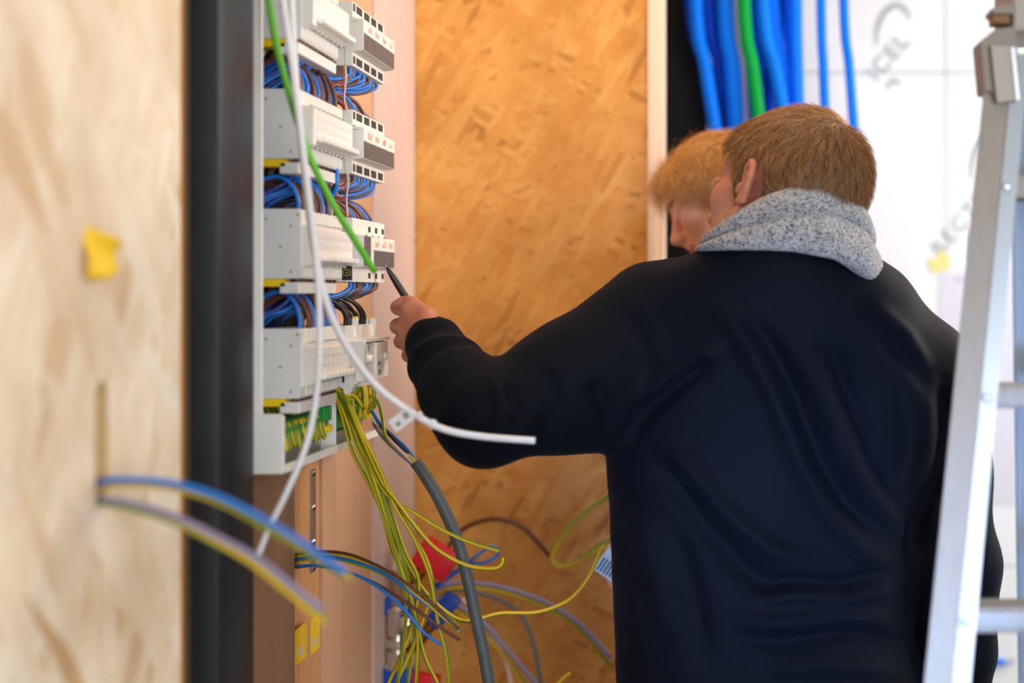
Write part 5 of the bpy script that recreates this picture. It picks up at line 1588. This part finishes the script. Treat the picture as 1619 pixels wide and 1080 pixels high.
for sy, hand_p in ((-1, P(984, 914, 2.15)), (1, P(1000, 905, 2.26))):
    sh = Vector((.07, 2.40 + sy * .155, zs2 - .045)); elb = Vector((.085, 2.40 + sy * .155, zs2 - .29)) if sy > 0 else Vector((.085, 2.24, zs2 - .29))
    if sy < 0: sh = Vector((.07, 2.25, zs2 - .045))
    wrv = hand_p + Vector((.075, .0, -.012))
    arms2.append((sh, elb, wrv, hand_p))
    Fb2.chain([sh, elb, wrv], [.045, .036, .027], .03)
for s_ in (-1, 1):
    hy = 2.40 + s_ * .09
    Fb2.chain([Vector((.08, hy, .84)), Vector((.07, hy + s_ * .01, .47)), Vector((.10, hy + s_ * .012, .085))], [.08, .052, .036], .03)
    Fb2.rc((.10, hy + s_ * .012, .06), (-.04, hy + s_ * .02, .05), .034, .03, .02)
b2V, b2Q = Fb2.mesh()
parts_ = [(h2V, h2Q), (b2V, b2Q)]
for n_i, (sh, elb, wrv, hd) in enumerate(arms2):
    Fk = Field((hd.x - .10, hd.y - .08, hd.z - .10), (hd.x + .12, hd.y + .09, hd.z + .08), .0026)
    Fk.rc(wrv + Vector((.03, 0, 0)), wrv, .026, .025, .01)
    for k in range(4):
        oy = (-.024 + k * .016) 
        m_ = hd + Vector((.020, oy, -.006 + (-.004 if k in (0, 3) else 0)))
        Fk.rc(wrv, m_, .018, .0115, .012)
        l_ = (.034, .039, .036, .029)[k] if n_i == 0 else (.03, .034, .032, .026)[k]
        p1 = m_ + Vector((-l_ * .7, 0, -.004)); p2 = p1 + Vector((-.010, 0, .016)); p3 = p2 + Vector((.008, 0, .014))
        Fk.chain([m_, p1, p2, p3], [.0098, .0090, .0082, .0074], .003)
    th = hd + Vector((.040, (.028 if n_i == 0 else -.028), .004))
    Fk.chain([wrv + Vector((-.01, .012 if n_i == 0 else -.012, .004)), th, th + Vector((-.020, .004 if n_i == 0 else -.004, .024)), th + Vector((-.034, 0, .040))], [.016, .0125, .0100, .0088], .006)
    parts_.append(Fk.mesh())
V, Q = join(parts_)
Rn2 = np.array(HR2); Lc = (V[Q].mean(1) - np.array(HO2)) @ Rn2 / HS2
def yo_mask(L):
    x, y, z = L[:, 0], L[:, 1], L[:, 2]
    lim = np.interp(x, [-.12, -.08, -.04, -.028, .004, .012, .030, .050, .070, .11], [-.05, -.06, -.05, .020, .022, -.02, .000, .030, .052, .062])
    return z > lim
mi = np.zeros(len(Q), int); n2 = len(h2Q)
mk = yo_mask(Lc); mk[n2:] = False; mi[mk] = 1
x, y, z = Lc[:, 0], Lc[:, 1], Lc[:, 2]
lip = (x > .086) & (np.abs(y) < .021) & (z < -.059) & (z > -.081); lip[n2:] = False; mi[lip] = 2
link('body', np_mesh('body', V, Q, mi), [M_skin2, M_scalp2, M_lip], per)
def fringe_flow(l, rg):
    fw = np.clip((l[:, 0] + .02) / .09, 0, 1)[:, None]
    c = np.array([-.065, .0, .10]); d = l - c; d /= np.maximum(np.linalg.norm(d, axis=1, keepdims=True), 1e-6)
    f = d * (1 - fw) + fw * np.array([.75, .0, -.55])
    low = np.clip((.04 - l[:, 2]) / .07, 0, 1)[:, None]
    return f * (1 - low) + low * np.array([-.25, 0, -1.0])
hair_strands('hair', h2V, h2Q, HR2, HO2, HS2, yo_mask, fringe_flow,
             lambda l: np.interp(l[:, 0], [-.1, -.02, .04, .08], [.025, .040, .044, .036]),
             lambda l: np.interp(l[:, 2], [-.06, .0, .05, .1], [.004, .006, .008, .008]) + np.interp(l[:, 0], [.02, .08], [0, .012]), .00048, 9500, 5, M_hair2, per, None, jitter=1.1, seg=6, droop=.10, wild=3.2)
def brow_mask(L):
    x, y, z = L[:, 0], L[:, 1], L[:, 2]
    return (np.abs(y) > .012) & (np.abs(y) < .050) & (z > .019) & (z < .027) & (x > .05)
hair_strands('eyebrows', h2V, h2Q, HR2, HO2, HS2, brow_mask, lambda l, rg: np.stack([-.2 * np.ones(len(l)), np.sign(l[:, 1]), .1 * np.ones(len(l))], 1),
             lambda l: .009 + 0 * l[:, 0], lambda l: .001 + 0 * l[:, 0], .00035, 700, 8, M_hair2, per, lambda l, t, rg: t * .4, jitter=.2, seg=3)
for sy in (-1, 1):
    Me = Matrix.Translation(HO2) @ HR2.to_4x4() @ Matrix.Scale(HS2, 4) @ Matrix.Translation((.0765, sy * .031, -.002))
    e = MB().lathe([(.0001, -.0118), (.006, -.0100), (.0105, -.005), (.0118, 0), (.0105, .005), (.006, .0100), (.0001, .0118)], Me, 16).build('eye', M_eye, per, smooth=True)
    MB().lathe([(.0055, .0098), (.004, .0112), (.0001, .0122)], Me @ Matrix.Rotation(math.pi / 2 + .5, 4, 'Y'), 14).build('iris', M_iris, e, smooth=True)
Fs2 = Field((-.20, 2.07, .80), (.34, 2.64, NB2.z + .02), .008)
Fs2.loft(tb2, 2.3)
for sh, elb, wrv, hd in arms2: Fs2.chain([sh, elb, wrv + Vector((.02, 0, 0))], [.062, .050, .038], .03)
v_, q_ = Fs2.mesh(); v_ = smoothV(v_, q_, 2)
link('sweatshirt', np_mesh('sweatshirt', v_, q_), M_dark2, per)
Ft = None
trousers(per, .08, 2.40, zs2 - .58, .125, [(Vector((.08, 2.40 + s_ * .09, .82)), Vector((.07, 2.40 + s_ * .10, .47)), Vector((.10, 2.40 + s_ * .102, .12))) for s_ in (-1, 1)])
for s_ in (-1, 1): boot(per, Vector((.10, 2.40 + s_ * .105, 0)), (-1, s_ * .1, 0))

# white module held by the second person
dv = thing('handheld_module', 'white plastic module with black vent slots held at the edge of the navy sweater', 'electrical module', P(960, 890, 2.13))
c0 = P(938, 901, 2.115)
ax = (P(964, 918, 2.115) - c0).normalized(); ay = Vector((0, 1, 0)); az = ax.cross(ay); az = az if az.z > 0 else -az
M = Matrix.Translation(c0) @ Matrix((ax, ay, az)).transposed().to_4x4()
b = MB().prism([(0, 0), (.075, 0), (.075, .058), (.012, .058), (0, .036)], 0, .05, M=M)
b.build('housing', M_act, dv)
b = MB().prism([(-.0006, .0345), (.0, .036), (.012, .058), (.075, .058), (.075, .0588), (.0115, .0588)], .0, .05, M=M); b.build('cream_edge', M_act_front, dv)
b = MB()
for k in range(10): b.box(.003 + k * .0054, .0062 + k * .0054, -.0008, -.0001, .004, .026, M=M)
b.build('vent_slots', M_black, dv)
